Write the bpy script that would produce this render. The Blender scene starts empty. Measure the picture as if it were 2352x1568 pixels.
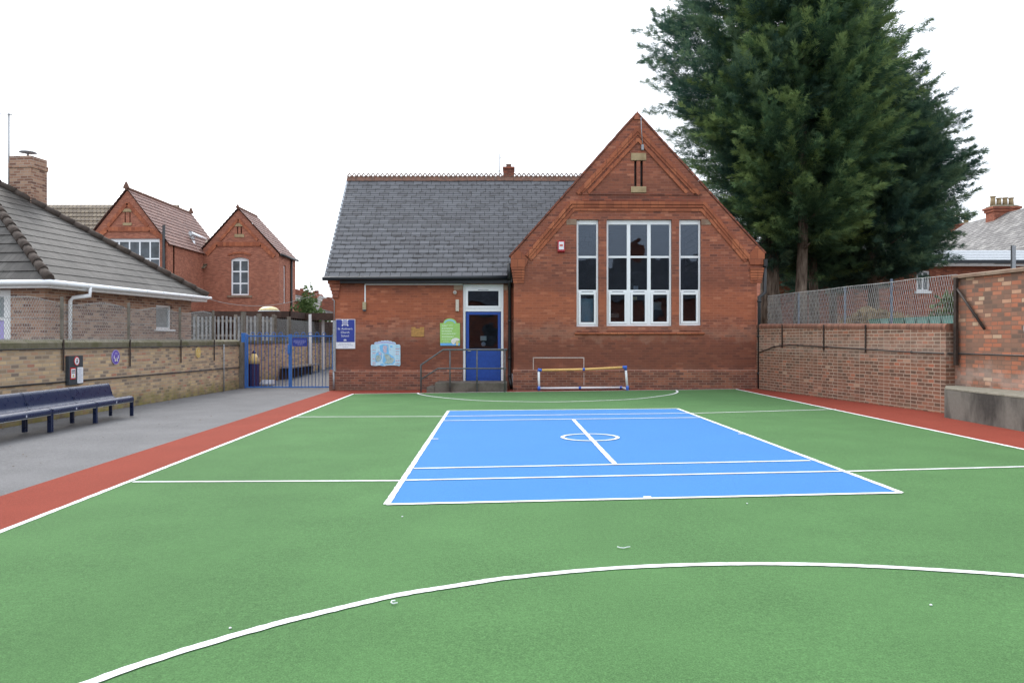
import bpy, bmesh, math, random
import numpy as np
from mathutils import Vector, Matrix
from mathutils.geometry import tessellate_polygon

R = math.radians
scene = bpy.context.scene
COL = scene.collection
random.seed(7)

# ------------------------------------------------------------------ camera
EYE = 1.5
cam_data = bpy.data.cameras.new("camera")
cam_data.sensor_width = 23.5
cam_data.lens = 18.0
cam_data.clip_end = 2000
cam_data.shift_y = -0.0017
cam = bpy.data.objects.new("camera", cam_data)
COL.objects.link(cam)
cam.location = (0, 0, EYE)
cam.rotation_euler = (R(90), 0, 0)
scene.camera = cam

# ------------------------------------------------------------------ sky, sun, exposure
SUN_EL, SUN_AZ = 42.0, -32.0          # azimuth from +Y towards +X
w = bpy.data.worlds.new("World")
scene.world = w
w.use_nodes = True
wn = w.node_tree
wn.nodes.clear()
sky = wn.nodes.new("ShaderNodeTexSky")
sky.sky_type = 'NISHITA'
sky.sun_disc = False
sky.sun_elevation = R(SUN_EL)
sky.sun_rotation = R(SUN_AZ)
sky.air_density = 1.3
sky.dust_density = 6.0
sky.ozone_density = 1.0
hs = wn.nodes.new("ShaderNodeHueSaturation")
hs.inputs['Saturation'].default_value = 0.30
wtc = wn.nodes.new("ShaderNodeTexCoord")
wno = wn.nodes.new("ShaderNodeTexNoise")
wno.inputs['Scale'].default_value = 2.6
wno.inputs['Detail'].default_value = 4.0
wmr = wn.nodes.new("ShaderNodeMapRange")
wmr.inputs['From Min'].default_value = 0.35
wmr.inputs['From Max'].default_value = 0.7
wmr.inputs['To Min'].default_value = 0.85
wmr.inputs['To Max'].default_value = 1.25
wmx = wn.nodes.new("ShaderNodeVectorMath")
wmx.operation = 'SCALE'
bg = wn.nodes.new("ShaderNodeBackground")
bg.inputs['Strength'].default_value = 0.15
wo = wn.nodes.new("ShaderNodeOutputWorld")
wn.links.new(sky.outputs[0], hs.inputs['Color'])
wn.links.new(wtc.outputs['Generated'], wno.inputs['Vector'])
wn.links.new(wno.outputs['Fac'], wmr.inputs['Value'])
wov = wn.nodes.new("ShaderNodeMix")            # high overcast veil, evenly bright and faintly cool
wov.data_type = 'RGBA'
wov.inputs[0].default_value = 0.72
wov.inputs[7].default_value = (5.5, 5.9, 6.5, 1)
wn.links.new(hs.outputs[0], wov.inputs[6])
wn.links.new(wov.outputs[2], wmx.inputs[0])
wsz = wn.nodes.new("ShaderNodeSeparateXYZ")        # an overcast sky is brighter overhead than at the horizon
wel = wn.nodes.new("ShaderNodeMapRange")
wel.inputs['To Min'].default_value = 0.80
wel.inputs['To Max'].default_value = 1.22
wml = wn.nodes.new("ShaderNodeMath")
wml.operation = 'MULTIPLY'
wn.links.new(wtc.outputs['Generated'], wsz.inputs[0])
wn.links.new(wsz.outputs[2], wel.inputs['Value'])
wn.links.new(wmr.outputs[0], wml.inputs[0])
wn.links.new(wel.outputs[0], wml.inputs[1])
wn.links.new(wml.outputs[0], wmx.inputs['Scale'])
wn.links.new(wmx.outputs[0], bg.inputs['Color'])
wn.links.new(bg.outputs[0], wo.inputs['Surface'])

sd = bpy.data.lights.new("sun", 'SUN')
sd.energy = 0.5
sd.angle = R(18)
sd.color = (1.0, 0.96, 0.9)
sun = bpy.data.objects.new("sun", sd)
COL.objects.link(sun)
sdir = Vector((math.sin(R(SUN_AZ)) * math.cos(R(SUN_EL)), math.cos(R(SUN_AZ)) * math.cos(R(SUN_EL)), math.sin(R(SUN_EL))))
sun.rotation_euler = (-sdir).to_track_quat('-Z', 'Y').to_euler()
sun.location = (-20, 30, 40)

vs = scene.view_settings
vs.view_transform = 'Standard'
vs.look = 'None'
vs.gamma = 1.0
vs.exposure = 1.05
scene.cycles.max_bounces = 8
scene.cycles.transparent_max_bounces = 16
scene.cycles.use_denoising = True

# ------------------------------------------------------------------ measuring helpers
FPX, CU, CV, TILT = 1801.0, 1176.0, 780.0, 0.006


def gz(x):
    """ground height: the yard falls gently to the left"""
    return TILT * max(-14.0, min(14.0, x))


def at(u, v, y):
    return Vector(((u - CU) * y / FPX, y, EYE + (CV - v) * y / FPX))


def gp(u, v, dz=0.0):
    y = EYE * FPX / ((v - CV) + TILT * (u - CU))
    x = (u - CU) * y / FPX
    return Vector((x, y, TILT * x + dz))


# ------------------------------------------------------------------ objects, names, labels
OFF = {}


def tag(o, label=None, cat=None, group=None, kind=None):
    if label: o['label'] = label
    if cat: o['category'] = cat
    if group: o['group'] = group
    if kind: o['kind'] = kind
    return o


def thing(name, loc, label, cat, group=None, rz=0.0, local=False):
    o = bpy.data.objects.new(name, None)
    o.empty_display_size = 0.3
    o.location = loc
    o.rotation_euler = (0, 0, rz)
    COL.objects.link(o)
    OFF[o.name] = Vector((0, 0, 0)) if (local or rz) else Vector(loc)
    return tag(o, label, cat, group)


class MB:
    """collects shapes and links them as ONE mesh"""

    def __init__(self):
        self.bm = bmesh.new()

    def poly(self, pts):
        vs_ = [self.bm.verts.new(p) for p in pts]
        try:
            return self.bm.faces.new(vs_)
        except ValueError:
            return None

    def box(self, x0, x1, y0, y1, z0, z1):
        v = [self.bm.verts.new((x, y, z)) for z in (z0, z1) for y in (y0, y1) for x in (x0, x1)]
        for f in ((0, 2, 3, 1), (4, 5, 7, 6), (0, 1, 5, 4), (2, 6, 7, 3), (0, 4, 6, 2), (1, 3, 7, 5)):
            self.bm.faces.new([v[i] for i in f])
        return self

    def obox(self, c, ax, ay, az):
        """oriented box: centre and three half-axis vectors"""
        c, ax, ay, az = map(Vector, (c, ax, ay, az))
        v = [self.bm.verts.new(c + sx * ax + sy * ay + sz * az) for sz in (-1, 1) for sy in (-1, 1) for sx in (-1, 1)]
        for f in ((0, 2, 3, 1), (4, 5, 7, 6), (0, 1, 5, 4), (2, 6, 7, 3), (0, 4, 6, 2), (1, 3, 7, 5)):
            self.bm.faces.new([v[i] for i in f])
        return self

    def prism(self, pts, d):
        """polygon (3-D points) extruded by vector d"""
        d = Vector(d)
        a = [self.bm.verts.new(p) for p in pts]
        b = [self.bm.verts.new(Vector(p) + d) for p in pts]
        n = len(pts)
        self.bm.faces.new(a)
        self.bm.faces.new(b[::-1])
        for i in range(n):
            self.bm.faces.new((a[i], b[i], b[(i + 1) % n], a[(i + 1) % n]))
        return self

    def slab(self, outline, holes, org, ax, az, depth):
        """flat wall with real openings. outline/holes: 2-D loops, point = org + x*ax + z*az; depth: extrusion vector"""
        org, ax, az, depth = map(Vector, (org, ax, az, depth))
        loops = [outline] + list(holes)
        P = [[org + ax * p[0] + az * p[1] for p in lp] for lp in loops]
        tris = tessellate_polygon([[Vector((p[0], p[1], 0)) for p in lp] for lp in loops])
        flat = [p for lp in P for p in lp]
        A = [self.bm.verts.new(p) for p in flat]
        B = [self.bm.verts.new(p + depth) for p in flat]
        for t in tris:
            try:
                self.bm.faces.new([A[i] for i in t])
                self.bm.faces.new([B[i] for i in reversed(t)])
            except ValueError:
                pass
        k = 0
        for lp in P:
            n = len(lp)
            for i in range(n):
                a, b = k + i, k + (i + 1) % n
                self.bm.faces.new((A[a], B[a], B[b], A[b]))
            k += n
        return self

    def tube(self, pts, r, seg=8, cap=True):
        pts = [Vector(p) for p in pts]
        rings = []
        n = len(pts)
        rr = r if isinstance(r, (list, tuple)) else [r] * n
        up = None
        for i, p in enumerate(pts):
            d = (pts[min(i + 1, n - 1)] - pts[max(i - 1, 0)]).normalized()
            if up is None or abs(up.dot(d)) > 0.95:
                up = Vector((0, 0, 1)) if abs(d.z) < 0.9 else Vector((1, 0, 0))
            s = d.cross(up).normalized()
            t = s.cross(d).normalized()
            up = t
            m = 1.0
            if 0 < i < n - 1:
                c = (pts[i] - pts[i - 1]).normalized().dot((pts[i + 1] - pts[i]).normalized())
                m = 1.0 / max(0.6, math.sqrt(max(0.05, (1 + c) / 2)))
            rings.append([self.bm.verts.new(p + (s * math.cos(2 * math.pi * k / seg) + t * math.sin(2 * math.pi * k / seg)) * rr[i] * (m if abs(m) < 1.5 else 1.5)) for k in range(seg)])
        for i in range(n - 1):
            for k in range(seg):
                f = self.bm.faces.new((rings[i][k], rings[i][(k + 1) % seg], rings[i + 1][(k + 1) % seg], rings[i + 1][k]))
                f.smooth = seg > 5
        if cap:
            self.bm.faces.new(rings[0][::-1])
            self.bm.faces.new(rings[-1])
        return self

    def lathe(self, c, prof, seg=20, axis='z'):
        """prof: (radius, height) pairs round a vertical (or y) axis"""
        c = Vector(c)
        rings = []
        for r_, h in prof:
            ring = []
            for k in range(seg):
                a = 2 * math.pi * k / seg
                if axis == 'z':
                    q = Vector((r_ * math.cos(a), r_ * math.sin(a), h))
                else:
                    q = Vector((r_ * math.cos(a), h, r_ * math.sin(a)))
                ring.append(self.bm.verts.new(c + q))
            rings.append(ring)
        for i in range(len(rings) - 1):
            for k in range(seg):
                f = self.bm.faces.new((rings[i][k], rings[i][(k + 1) % seg], rings[i + 1][(k + 1) % seg], rings[i + 1][k]))
                f.smooth = True
        self.bm.faces.new(rings[0][::-1])
        self.bm.faces.new(rings[-1])
        return self

    def coursed(self, bl, br, tr, tl, rows, lift, thick=0.03):
        """a roof plane laid in overlapping courses (each tile row kicks up at its lower edge)"""
        bl, br, tr, tl = map(Vector, (bl, br, tr, tl))
        nrm = (br - bl).cross(((tl + tr) - (bl + br))).normalized()
        if nrm.z < 0: nrm = -nrm
        for i in range(rows):
            a, b = i / rows, (i + 1) / rows
            p0, p1 = bl.lerp(tl, a), br.lerp(tr, a)
            q0, q1 = bl.lerp(tl, min(1, b + 0.15 / rows)), br.lerp(tr, min(1, b + 0.15 / rows))
            p0u, p1u = p0 + nrm * lift, p1 + nrm * lift
            q0u, q1u = q0 + nrm * 0.001, q1 + nrm * 0.001
            if (q0u - q1u).length < 0.01:
                self.poly([p0u, p1u, q1u])
            else:
                self.poly([p0u, p1u, q1u, q0u])
            self.poly([p0 - nrm * 0.005, p1 - nrm * 0.005, p1u, p0u])
        return self

    def build(self, name, mat, parent=None, loc=None, bevel=0.0, smooth=False, **tags):
        bm = self.bm
        bmesh.ops.recalc_face_normals(bm, faces=bm.faces) if tags.pop('fixn', True) else None
        if bevel:
            es = [e for e in bm.edges if len(e.link_faces) == 2 and e.calc_face_angle(0) > 0.6]
            bmesh.ops.bevel(bm, geom=es, offset=bevel, segments=2, profile=0.6, affect='EDGES', clamp_overlap=True)
        me = bpy.data.meshes.new(name)
        if parent is not None:
            sh = OFF[parent.name]
        elif loc is not None:
            sh = Vector(loc)
        else:
            xs = [v.co for v in bm.verts]
            lo = Vector((min(v.x for v in xs), min(v.y for v in xs), min(v.z for v in xs)))
            hi = Vector((max(v.x for v in xs), max(v.y for v in xs), max(v.z for v in xs)))
            sh = Vector(((lo.x + hi.x) / 2, (lo.y + hi.y) / 2, lo.z))
        for v in bm.verts: v.co -= sh
        bm.to_mesh(me)
        bm.free()
        if smooth:
            for p in me.polygons: p.use_smooth = True
        me.materials.append(mat)
        o = bpy.data.objects.new(name, me)
        COL.objects.link(o)
        OFF[o.name] = sh
        if parent is not None:
            o.parent = parent
        else:
            o.location = sh
        tag(o, tags.get('label'), tags.get('category'), tags.get('group'), tags.get('kind'))
        return o


def text_mesh(name, body, size, origin, xdir, updir, mat, parent, depth=0.004, align='CENTER', out=None):
    cu = bpy.data.curves.new(name, 'FONT')
    cu.body = body
    cu.size = size
    cu.align_x = align
    cu.align_y = 'CENTER'
    cu.extrude = depth / 2
    cu.resolution_u = 3
    tmp = bpy.data.objects.new("tmp_text", cu)
    COL.objects.link(tmp)
    dg = bpy.context.evaluated_depsgraph_get()
    me = bpy.data.meshes.new_from_object(tmp.evaluated_get(dg))
    bpy.data.objects.remove(tmp)
    bpy.data.curves.remove(cu)
    X, U = Vector(xdir).normalized(), Vector(updir).normalized()
    Nn = X.cross(U)
    M = Matrix((X, U, Nn)).transposed().to_4x4()
    M.translation = Vector(origin) - OFF[parent.name]
    me.transform(M)
    me.materials.clear()
    me.materials.append(mat)
    me.name = name
    o = bpy.data.objects.new(name, me)
    COL.objects.link(o)
    o.parent = parent
    OFF[o.name] = OFF[parent.name]
    return o


def copy_tree(o, parent=None):
    c = o.copy()
    COL.objects.link(c)
    OFF[c.name] = OFF[o.name]
    if parent is not None: c.parent = parent
    for ch in list(o.children):
        copy_tree(ch, c)
    return c


# ------------------------------------------------------------------ materials
def lin(r, g, b, k=1.0):
    f = lambda c: ((c / 255 + 0.055) / 1.055) ** 2.4 if c > 10 else c / 255 / 12.92
    return (f(r) * k, f(g) * k, f(b) * k, 1.0)


class G:
    def __init__(self, name, rough=0.8, spec=0.3):
        self.m = bpy.data.materials.new(name)
        self.m.use_nodes = True
        self.t = self.m.node_tree
        self.b = self.t.nodes['Principled BSDF']
        self.b.inputs['Roughness'].default_value = rough
        self.b.inputs['Specular IOR Level'].default_value = spec
        self.tc = self.n('ShaderNodeTexCoord')

    def n(self, typ, **kw):
        nd = self.t.nodes.new(typ)
        for k, v in kw.items(): setattr(nd, k, v)
        return nd

    def l(self, a, b):
        self.t.links.new(a, b)
        return self

    def val(self, sock, v):
        if hasattr(v, 'is_output'): self.l(v, sock)
        else: sock.default_value = v

    def math(self, op, a, b=0.0, c=None):
        nd = self.n('ShaderNodeMath', operation=op)
        self.val(nd.inputs[0], a)
        self.val(nd.inputs[1], b)
        if c is not None: self.val(nd.inputs[2], c)
        return nd.outputs[0]

    def mix(self, fac, a, b, mode='MIX'):
        nd = self.n('ShaderNodeMix', data_type='RGBA', blend_type=mode)
        self.val(nd.inputs[0], fac)
        self.val(nd.inputs[6], a)
        self.val(nd.inputs[7], b)
        return nd.outputs[2]

    def noise(self, scale, detail=3.0, vec=None, rough=0.55, stretch=None):
        nd = self.n('ShaderNodeTexNoise')
        nd.inputs['Scale'].default_value = scale
        nd.inputs['Detail'].default_value = detail
        nd.inputs['Roughness'].default_value = rough
        v = vec or self.tc.outputs['Object']
        if stretch:
            mp = self.n('ShaderNodeMapping')
            mp.inputs['Scale'].default_value = stretch
            self.l(v, mp.inputs['Vector'])
            v = mp.outputs[0]
        self.l(v, nd.inputs['Vector'])
        return nd.outputs['Fac']

    def ramp(self, fac, stops, interp='LINEAR'):
        nd = self.n('ShaderNodeValToRGB')
        cr = nd.color_ramp
        cr.interpolation = interp
        while len(cr.elements) < len(stops): cr.elements.new(0.5)
        for e, (p, c) in zip(cr.elements, stops):
            e.position = p
            e.color = c if len(c) == 4 else (*c, 1)
        self.l(fac, nd.inputs[0])
        return nd.outputs[0]

    def rng(self, v, a, b, c=0.0, d=1.0):
        nd = self.n('ShaderNodeMapRange')
        nd.clamp = True
        self.val(nd.inputs[0], v)
        for i, x in enumerate((a, b, c, d)): nd.inputs[i + 1].default_value = x
        return nd.outputs[0]

    def bump(self, h, strength=0.3, dist=0.01):
        nd = self.n('ShaderNodeBump')
        nd.inputs['Strength'].default_value = strength
        nd.inputs['Distance'].default_value = dist
        self.l(h, nd.inputs['Height'])
        self.l(nd.outputs[0], self.b.inputs['Normal'])

    def face_coords(self, vscale=1.0):
        """(along the face, up the face): works on walls facing either way"""
        so = self.n('ShaderNodeSeparateXYZ')
        self.l(self.tc.outputs['Object'], so.inputs[0])
        sn = self.n('ShaderNodeSeparateXYZ')
        self.l(self.tc.outputs['Normal'], sn.inputs[0])
        ax, ay, az = (self.math('ABSOLUTE', sn.outputs[i]) for i in range(3))
        isx = self.math('GREATER_THAN', ax, ay)
        flat = self.math('GREATER_THAN', az, 0.93)
        h = self.math('ADD', self.math('MULTIPLY', isx, so.outputs[1]),
                      self.math('MULTIPLY', self.math('SUBTRACT', 1.0, isx), so.outputs[0]))
        h = self.math('ADD', self.math('MULTIPLY', flat, so.outputs[0]),
                      self.math('MULTIPLY', self.math('SUBTRACT', 1.0, flat), h))
        v = self.math('MULTIPLY', so.outputs[2], vscale)
        v = self.math('ADD', self.math('MULTIPLY', flat, so.outputs[1]),
                      self.math('MULTIPLY', self.math('SUBTRACT', 1.0, flat), v))
        cb = self.n('ShaderNodeCombineXYZ')
        self.l(h, cb.inputs[0])
        self.l(v, cb.inputs[1])
        self.z = so.outputs[2]
        self.x = so.outputs[0]
        self.y = so.outputs[1]
        return cb.outputs[0]

    def color(self, c):
        self.val(self.b.inputs['Base Color'], c)
        return self.m


def paint(name, col, rough=0.5, spec=0.4, wear=0.12, metal=0.0, scale=14.0):
    g = G(name, rough, spec)
    nz = g.noise(scale, 4)
    dark = tuple(c * (1 - wear * 1.6) for c in col[:3]) + (1,)
    lite = tuple(min(0.95, c * (1 + wear * 0.5)) for c in col[:3]) + (1,)
    g.b.inputs['Metallic'].default_value = metal
    g.l(g.rng(nz, 0.3, 0.7, rough - 0.08, rough + 0.12), g.b.inputs['Roughness'])
    return g.color(g.ramp(nz, [(0.3, dark), (0.62, lite)]))


def tint(c, f):
    return tuple(min(0.9, c[i] * f[i]) for i in range(3)) + (1.0,)


def tstops(stops, f):
    return [(p, tint(c, f)) for p, c in stops]


def brick(name, stops, mortar, bw=0.225, bh=0.075, ms=0.009, squash=1.0, mottle=0.35, stains=(), bump=0.35, moss=None, wob=0.012, mot=None, off=0.5):
    g = G(name, 0.88, 0.2)
    vec = g.face_coords()
    nz = g.n('ShaderNodeTexNoise')
    nz.inputs['Scale'].default_value = 5.0
    nz.inputs['Detail'].default_value = 2.0
    g.l(g.tc.outputs['Object'], nz.inputs['Vector'])
    sub = g.n('ShaderNodeVectorMath', operation='SUBTRACT')
    g.l(nz.outputs['Color'], sub.inputs[0])
    sub.inputs[1].default_value = (0.5, 0.5, 0.5)
    sc = g.n('ShaderNodeVectorMath', operation='SCALE')
    g.l(sub.outputs[0], sc.inputs[0])
    sc.inputs['Scale'].default_value = wob
    ad = g.n('ShaderNodeVectorMath', operation='ADD')
    g.l(vec, ad.inputs[0])
    g.l(sc.outputs[0], ad.inputs[1])
    bt = g.n('ShaderNodeTexBrick', offset=off, squash=squash, squash_frequency=2)
    bt.inputs['Scale'].default_value = 1.0
    bt.inputs['Color1'].default_value = (0, 0, 0, 1)
    bt.inputs['Color2'].default_value = (1, 1, 1, 1)
    bt.inputs['Mortar'].default_value = (0.5, 0.5, 0.5, 1)
    bt.inputs['Mortar Size'].default_value = ms
    bt.inputs['Mortar Smooth'].default_value = 0.25
    bt.inputs['Brick Width'].default_value = bw
    bt.inputs['Row Height'].default_value = bh
    g.l(ad.outputs[0], bt.inputs['Vector'])
    big = g.noise(0.8, 6, stretch=(1, 1, 0.7))
    col = g.ramp(bt.outputs['Color'], stops)
    mid = g.noise(7.0, 4)
    col = g.mix(g.rng(mid, 0.35, 0.75, 0, mottle), col, mot or lin(90, 62, 55))
    col = g.mix(g.rng(big, 0.42, 0.75, 0, mottle * 0.9), col, mot or lin(122, 78, 64))
    fac = g.math('MULTIPLY', bt.outputs['Fac'], g.rng(g.noise(2.2, 3), 0.25, 0.7, 0.45, 1.0))
    col = g.mix(fac, col, mortar)
    for (zc0, zc1, c, amt, nsc) in stains:
        # a band of soot, damp or bloom with a ragged edge
        zz = g.math('ADD', g.z, g.math('MULTIPLY', g.math('SUBTRACT', g.noise(nsc, 4), 0.5), 1.1))
        m1 = g.rng(zz, zc0 - 0.12, zc0 + 0.12, 0, 1)
        m2 = g.rng(zz, zc1 - 0.2, zc1 + 0.2, 1, 0)
        col = g.mix(g.math('MULTIPLY', g.math('MULTIPLY', m1, m2), amt), col, c)
    if moss:
        z0, z1, c, amt = moss
        zz = g.math('ADD', g.z, g.math('MULTIPLY', g.math('SUBTRACT', g.noise(3.1, 5), 0.5), 0.5))
        col = g.mix(g.math('MULTIPLY', g.rng(zz, z0, z1, 1, 0), g.rng(g.noise(4.0, 5), 0.4, 0.62, 0, amt)), col, c)
    g.bump(g.math('ADD', g.math('MULTIPLY', bt.outputs['Fac'], -1.0), g.math('MULTIPLY', g.noise(60, 2), 0.3)), bump, 0.008)
    return g.color(col)


def ground_mat(name, col, var=0.3, fine=170.0, blot=0.25, rough=0.95, bump=0.6, bdist=0.006, speck=None, sheen=0.0):
    g = G(name, rough, 0.12)
    g.b.inputs['Sheen Weight'].default_value = sheen
    g.b.inputs['Sheen Roughness'].default_value = 0.5
    d = tuple(c * (1 - var) for c in col[:3]) + (1,)
    l_ = tuple(min(0.9, c * (1 + var)) for c in col[:3]) + (1,)
    nz = g.noise(fine, 4, rough=0.7)
    c = g.ramp(nz, [(0.30, d), (0.5, col), (0.70, l_)])
    n2 = g.noise(fine * 0.28, 3)
    c = g.mix(g.rng(n2, 0.35, 0.7, 0, blot), c, d)
    n3 = g.noise(1.1, 5)
    c = g.mix(g.rng(n3, 0.4, 0.7, 0, blot * 0.6), c, l_)
    n4 = g.noise(0.35, 3, stretch=(1, 0.25, 1))
    c = g.mix(g.rng(n4, 0.45, 0.7, 0, blot * 0.5), c, d)
    if speck:
        c = g.mix(g.rng(g.noise(fine * 0.7, 2, rough=0.8), 0.66, 0.72, 0, 0.7), c, speck)
    g.bump(nz, bump, bdist)
    return g.color(c)


M = {}
M['turf_green'] = ground_mat('green_turf', (0.077, 0.177, 0.060, 1), 0.55, 115, 0.36, sheen=0.04)
M['turf_blue'] = ground_mat('blue_turf', (0.037, 0.19, 0.47, 1), 0.3, 115, 0.2, sheen=0.1)
M['turf_red'] = ground_mat('red_turf', (0.25, 0.054, 0.035, 1), 0.45, 115, 0.3, sheen=0.0)
M['turf_white'] = ground_mat('white_turf', (0.80, 0.80, 0.80, 1), 0.12, 190, 0.06)
M['tarmac'] = ground_mat('tarmac', (0.172, 0.170, 0.172, 1), 0.45, 90, 0.5, 0.9, 0.6, 0.006, speck=(0.30, 0.29, 0.28, 1))
M['soil'] = ground_mat('leafy_soil', (0.10, 0.075, 0.05, 1), 0.5, 30, 0.5)

RED = [(0.0, lin(112, 72, 62)), (0.2, lin(138, 84, 67)), (0.6, lin(152, 91, 70)), (0.85, lin(166, 99, 74)), (1.0, lin(184, 122, 96))]
M['brick_red'] = brick('red_facing_brick', RED, lin(150, 102, 86), mottle=0.46, mot=lin(112, 74, 62),
                       stains=[(2.1, 3.0, lin(184, 106, 72), 0.35, 1.7), (0.62, 1.55, lin(108, 68, 56), 0.62, 1.3), (-1.0, 0.55, lin(122, 88, 76), 0.55, 1.2), (1.55, 1.8, lin(172, 136, 116), 0.3, 3.5), (3.0, 3.5, lin(112, 70, 58), 0.4, 1.4), (5.7, 6.4, lin(116, 76, 62), 0.45, 1.8)])
M['brick_red_far'] = brick('weathered_red_brick', RED, lin(150, 100, 84), mottle=0.35)
M['brick_flared'] = brick('flare_paled_brick', [(0.0, lin(142, 92, 76)), (0.5, lin(166, 105, 84)), (1.0, lin(186, 124, 100))], lin(160, 112, 94), mottle=0.3)  # red brick made paler, the flare over the far block put into its colour
M['brick_trim'] = brick('moulded_red_brick', [(0.0, lin(144, 84, 62)), (0.5, lin(166, 98, 70)), (1.0, lin(182, 112, 80))], lin(112, 72, 58), bw=0.22, bh=0.3, ms=0.008, mottle=0.25)
M['brick_dark'] = brick('sooty_red_brick', [(0.0, lin(98, 62, 54)), (0.5, lin(132, 76, 60)), (1.0, lin(158, 92, 70))], lin(120, 88, 76), mottle=0.4)
M['brick_plinth'] = brick('worn_plinth_brick', [(0.0, lin(104, 70, 62)), (0.5, lin(134, 86, 70)), (1.0, lin(166, 108, 84))], lin(150, 122, 108), mottle=0.4, moss=(-0.05, 0.3, lin(92, 80, 70), 0.6))
YEL = [(0.0, lin(112, 96, 84)), (0.2, lin(140, 116, 92)), (0.45, lin(166, 136, 104)), (0.7, lin(182, 150, 112)), (0.88, lin(164, 128, 100)), (0.96, lin(156, 104, 82)), (1.0, lin(178, 148, 114))]
M['brick_buff'] = brick('buff_stock_brick', tstops(YEL, (1.3, 1.45, 1.6)), lin(168, 154, 138), mottle=0.22, mot=lin(132, 116, 100), ms=0.011,
                        moss=(0.0, 0.42, lin(134, 128, 66), 0.75), stains=[(-1.0, 0.05, lin(80, 76, 58), 0.7, 2.0)])
M['brick_bungalow'] = brick('brown_stock_brick', [(0.0, lin(108, 80, 70)), (0.4, lin(142, 106, 88)), (0.7, lin(164, 126, 104)), (1.0, lin(182, 150, 126))], lin(176, 160, 146), mottle=0.2, ms=0.010, mot=lin(120, 98, 86))
M['brick_boundary'] = brick('old_boundary_brick', [(0.0, lin(100, 78, 66)), (0.3, lin(124, 88, 72)), (0.6, lin(138, 96, 78)), (0.85, lin(150, 106, 86)), (0.95, lin(170, 104, 80)), (1.0, lin(184, 156, 132))], lin(178, 160, 142), mot=lin(108, 86, 72), ms=0.010, squash=0.8, mottle=0.3, bh=0.078,
                            moss=(-0.1, 0.25, lin(150, 142, 118), 0.4), stains=[(1.15, 1.5, lin(178, 160, 146), 0.3, 4.0)])
M['brick_boundary_high'] = brick('patched_boundary_brick', [(0.0, lin(112, 92, 82)), (0.25, lin(138, 106, 90)), (0.5, lin(158, 114, 94)), (0.75, lin(178, 110, 84)), (0.92, lin(190, 124, 96)), (1.0, lin(198, 172, 144))], lin(124, 100, 86), mot=lin(120, 98, 84), ms=0.009, squash=0.7, mottle=0.3, bh=0.08,
                                 stains=[(0.68, 0.86, lin(196, 176, 164), 0.55, 2.5)])
M['brick_onedge'] = brick('brick_on_edge', [(0.0, lin(112, 78, 66)), (0.5, lin(134, 92, 76)), (1.0, lin(152, 108, 90))], lin(128, 102, 88), bw=0.075, bh=0.4, ms=0.01, mottle=0.4, off=0.0)


def stone(name, col, blotch, sc=3.0, rough=0.9, amt=0.8, bump=0.5, streak=False):
    g = G(name, rough, 0.2)
    a = g.noise(sc, 6, stretch=(1, 1, 0.45) if streak else None)
    c = g.mix(g.rng(a, 0.42, 0.62, 0, amt), col, blotch)
    c = g.mix(g.rng(g.noise(sc * 9, 4), 0.35, 0.7, 0, 0.35), c, tuple(x * 0.55 for x in col[:3]) + (1,))
    g.bump(g.noise(70, 4), bump, 0.006)
    return g.color(c)


M['sandstone'] = stone('weathered_sandstone', lin(176, 156, 122), lin(140, 120, 92))
M['limestone'] = stone('grey_limestone', lin(150, 130, 112), lin(128, 100, 84))
M['concrete'] = stone('stained_concrete', lin(120, 117, 110), lin(60, 58, 56), 1.9, amt=0.95, streak=True)
M['concrete_top'] = stone('pebbly_concrete', lin(146, 141, 128), lin(120, 118, 104), 12)
M['step_stone'] = stone('grey_step_concrete', lin(112, 105, 97), lin(80, 73, 66), 3)
M['mossy_stone'] = stone('mossy_coping_stone', lin(118, 112, 96), lin(88, 88, 58), 4)


def roof_tiles(name, stops, gap, bw, bh, ms, slope, blob=None, blobamt=0.7, blob_sc=9.0, streak=None):
    g = G(name, 0.62, 0.35)
    vec = g.face_coords(1.0 / math.sin(slope))
    bt = g.n('ShaderNodeTexBrick', offset=0.5)
    bt.inputs['Scale'].default_value = 1.0
    bt.inputs['Color1'].default_value = (0, 0, 0, 1)
    bt.inputs['Color2'].default_value = (1, 1, 1, 1)
    bt.inputs['Mortar'].default_value = (0.5, 0.5, 0.5, 1)
    bt.inputs['Mortar Size'].default_value = ms
    bt.inputs['Mortar Smooth'].default_value = 0.2
    bt.inputs['Brick Width'].default_value = bw
    bt.inputs['Row Height'].default_value = bh
    g.l(vec, bt.inputs['Vector'])
    c = g.ramp(bt.outputs['Color'], stops)
    c = g.mix(g.rng(g.noise(1.3, 5), 0.4, 0.7, 0, 0.4), c, stops[0][1])
    if streak:
        c = g.mix(g.rng(g.noise(2.0, 5, stretch=(1, 1, 0.25)), 0.5, 0.68, 0, 0.8), c, streak)
    c = g.mix(bt.outputs['Fac'], c, gap)
    if blob:
        # moss cushions sit on the lower edge of the courses
        fr = g.math('FRACT', g.math('DIVIDE', g.math('MULTIPLY', g.z, 1.0 / math.sin(slope)), bh))
        near = g.rng(g.math('ABSOLUTE', g.math('SUBTRACT', fr, 0.5)), 0.18, 0.36, 0, 1)
        c = g.mix(g.math('MULTIPLY', near, g.rng(g.noise(blob_sc * 0.55, 3), 0.55, 0.59, 0, blobamt)), c, blob)
    g.bump(g.math('ADD', g.math('MULTIPLY', bt.outputs['Fac'], -1.0), g.math('MULTIPLY', g.noise(30, 4), 0.4)), 0.4, 0.01)
    return g.color(c)


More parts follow.
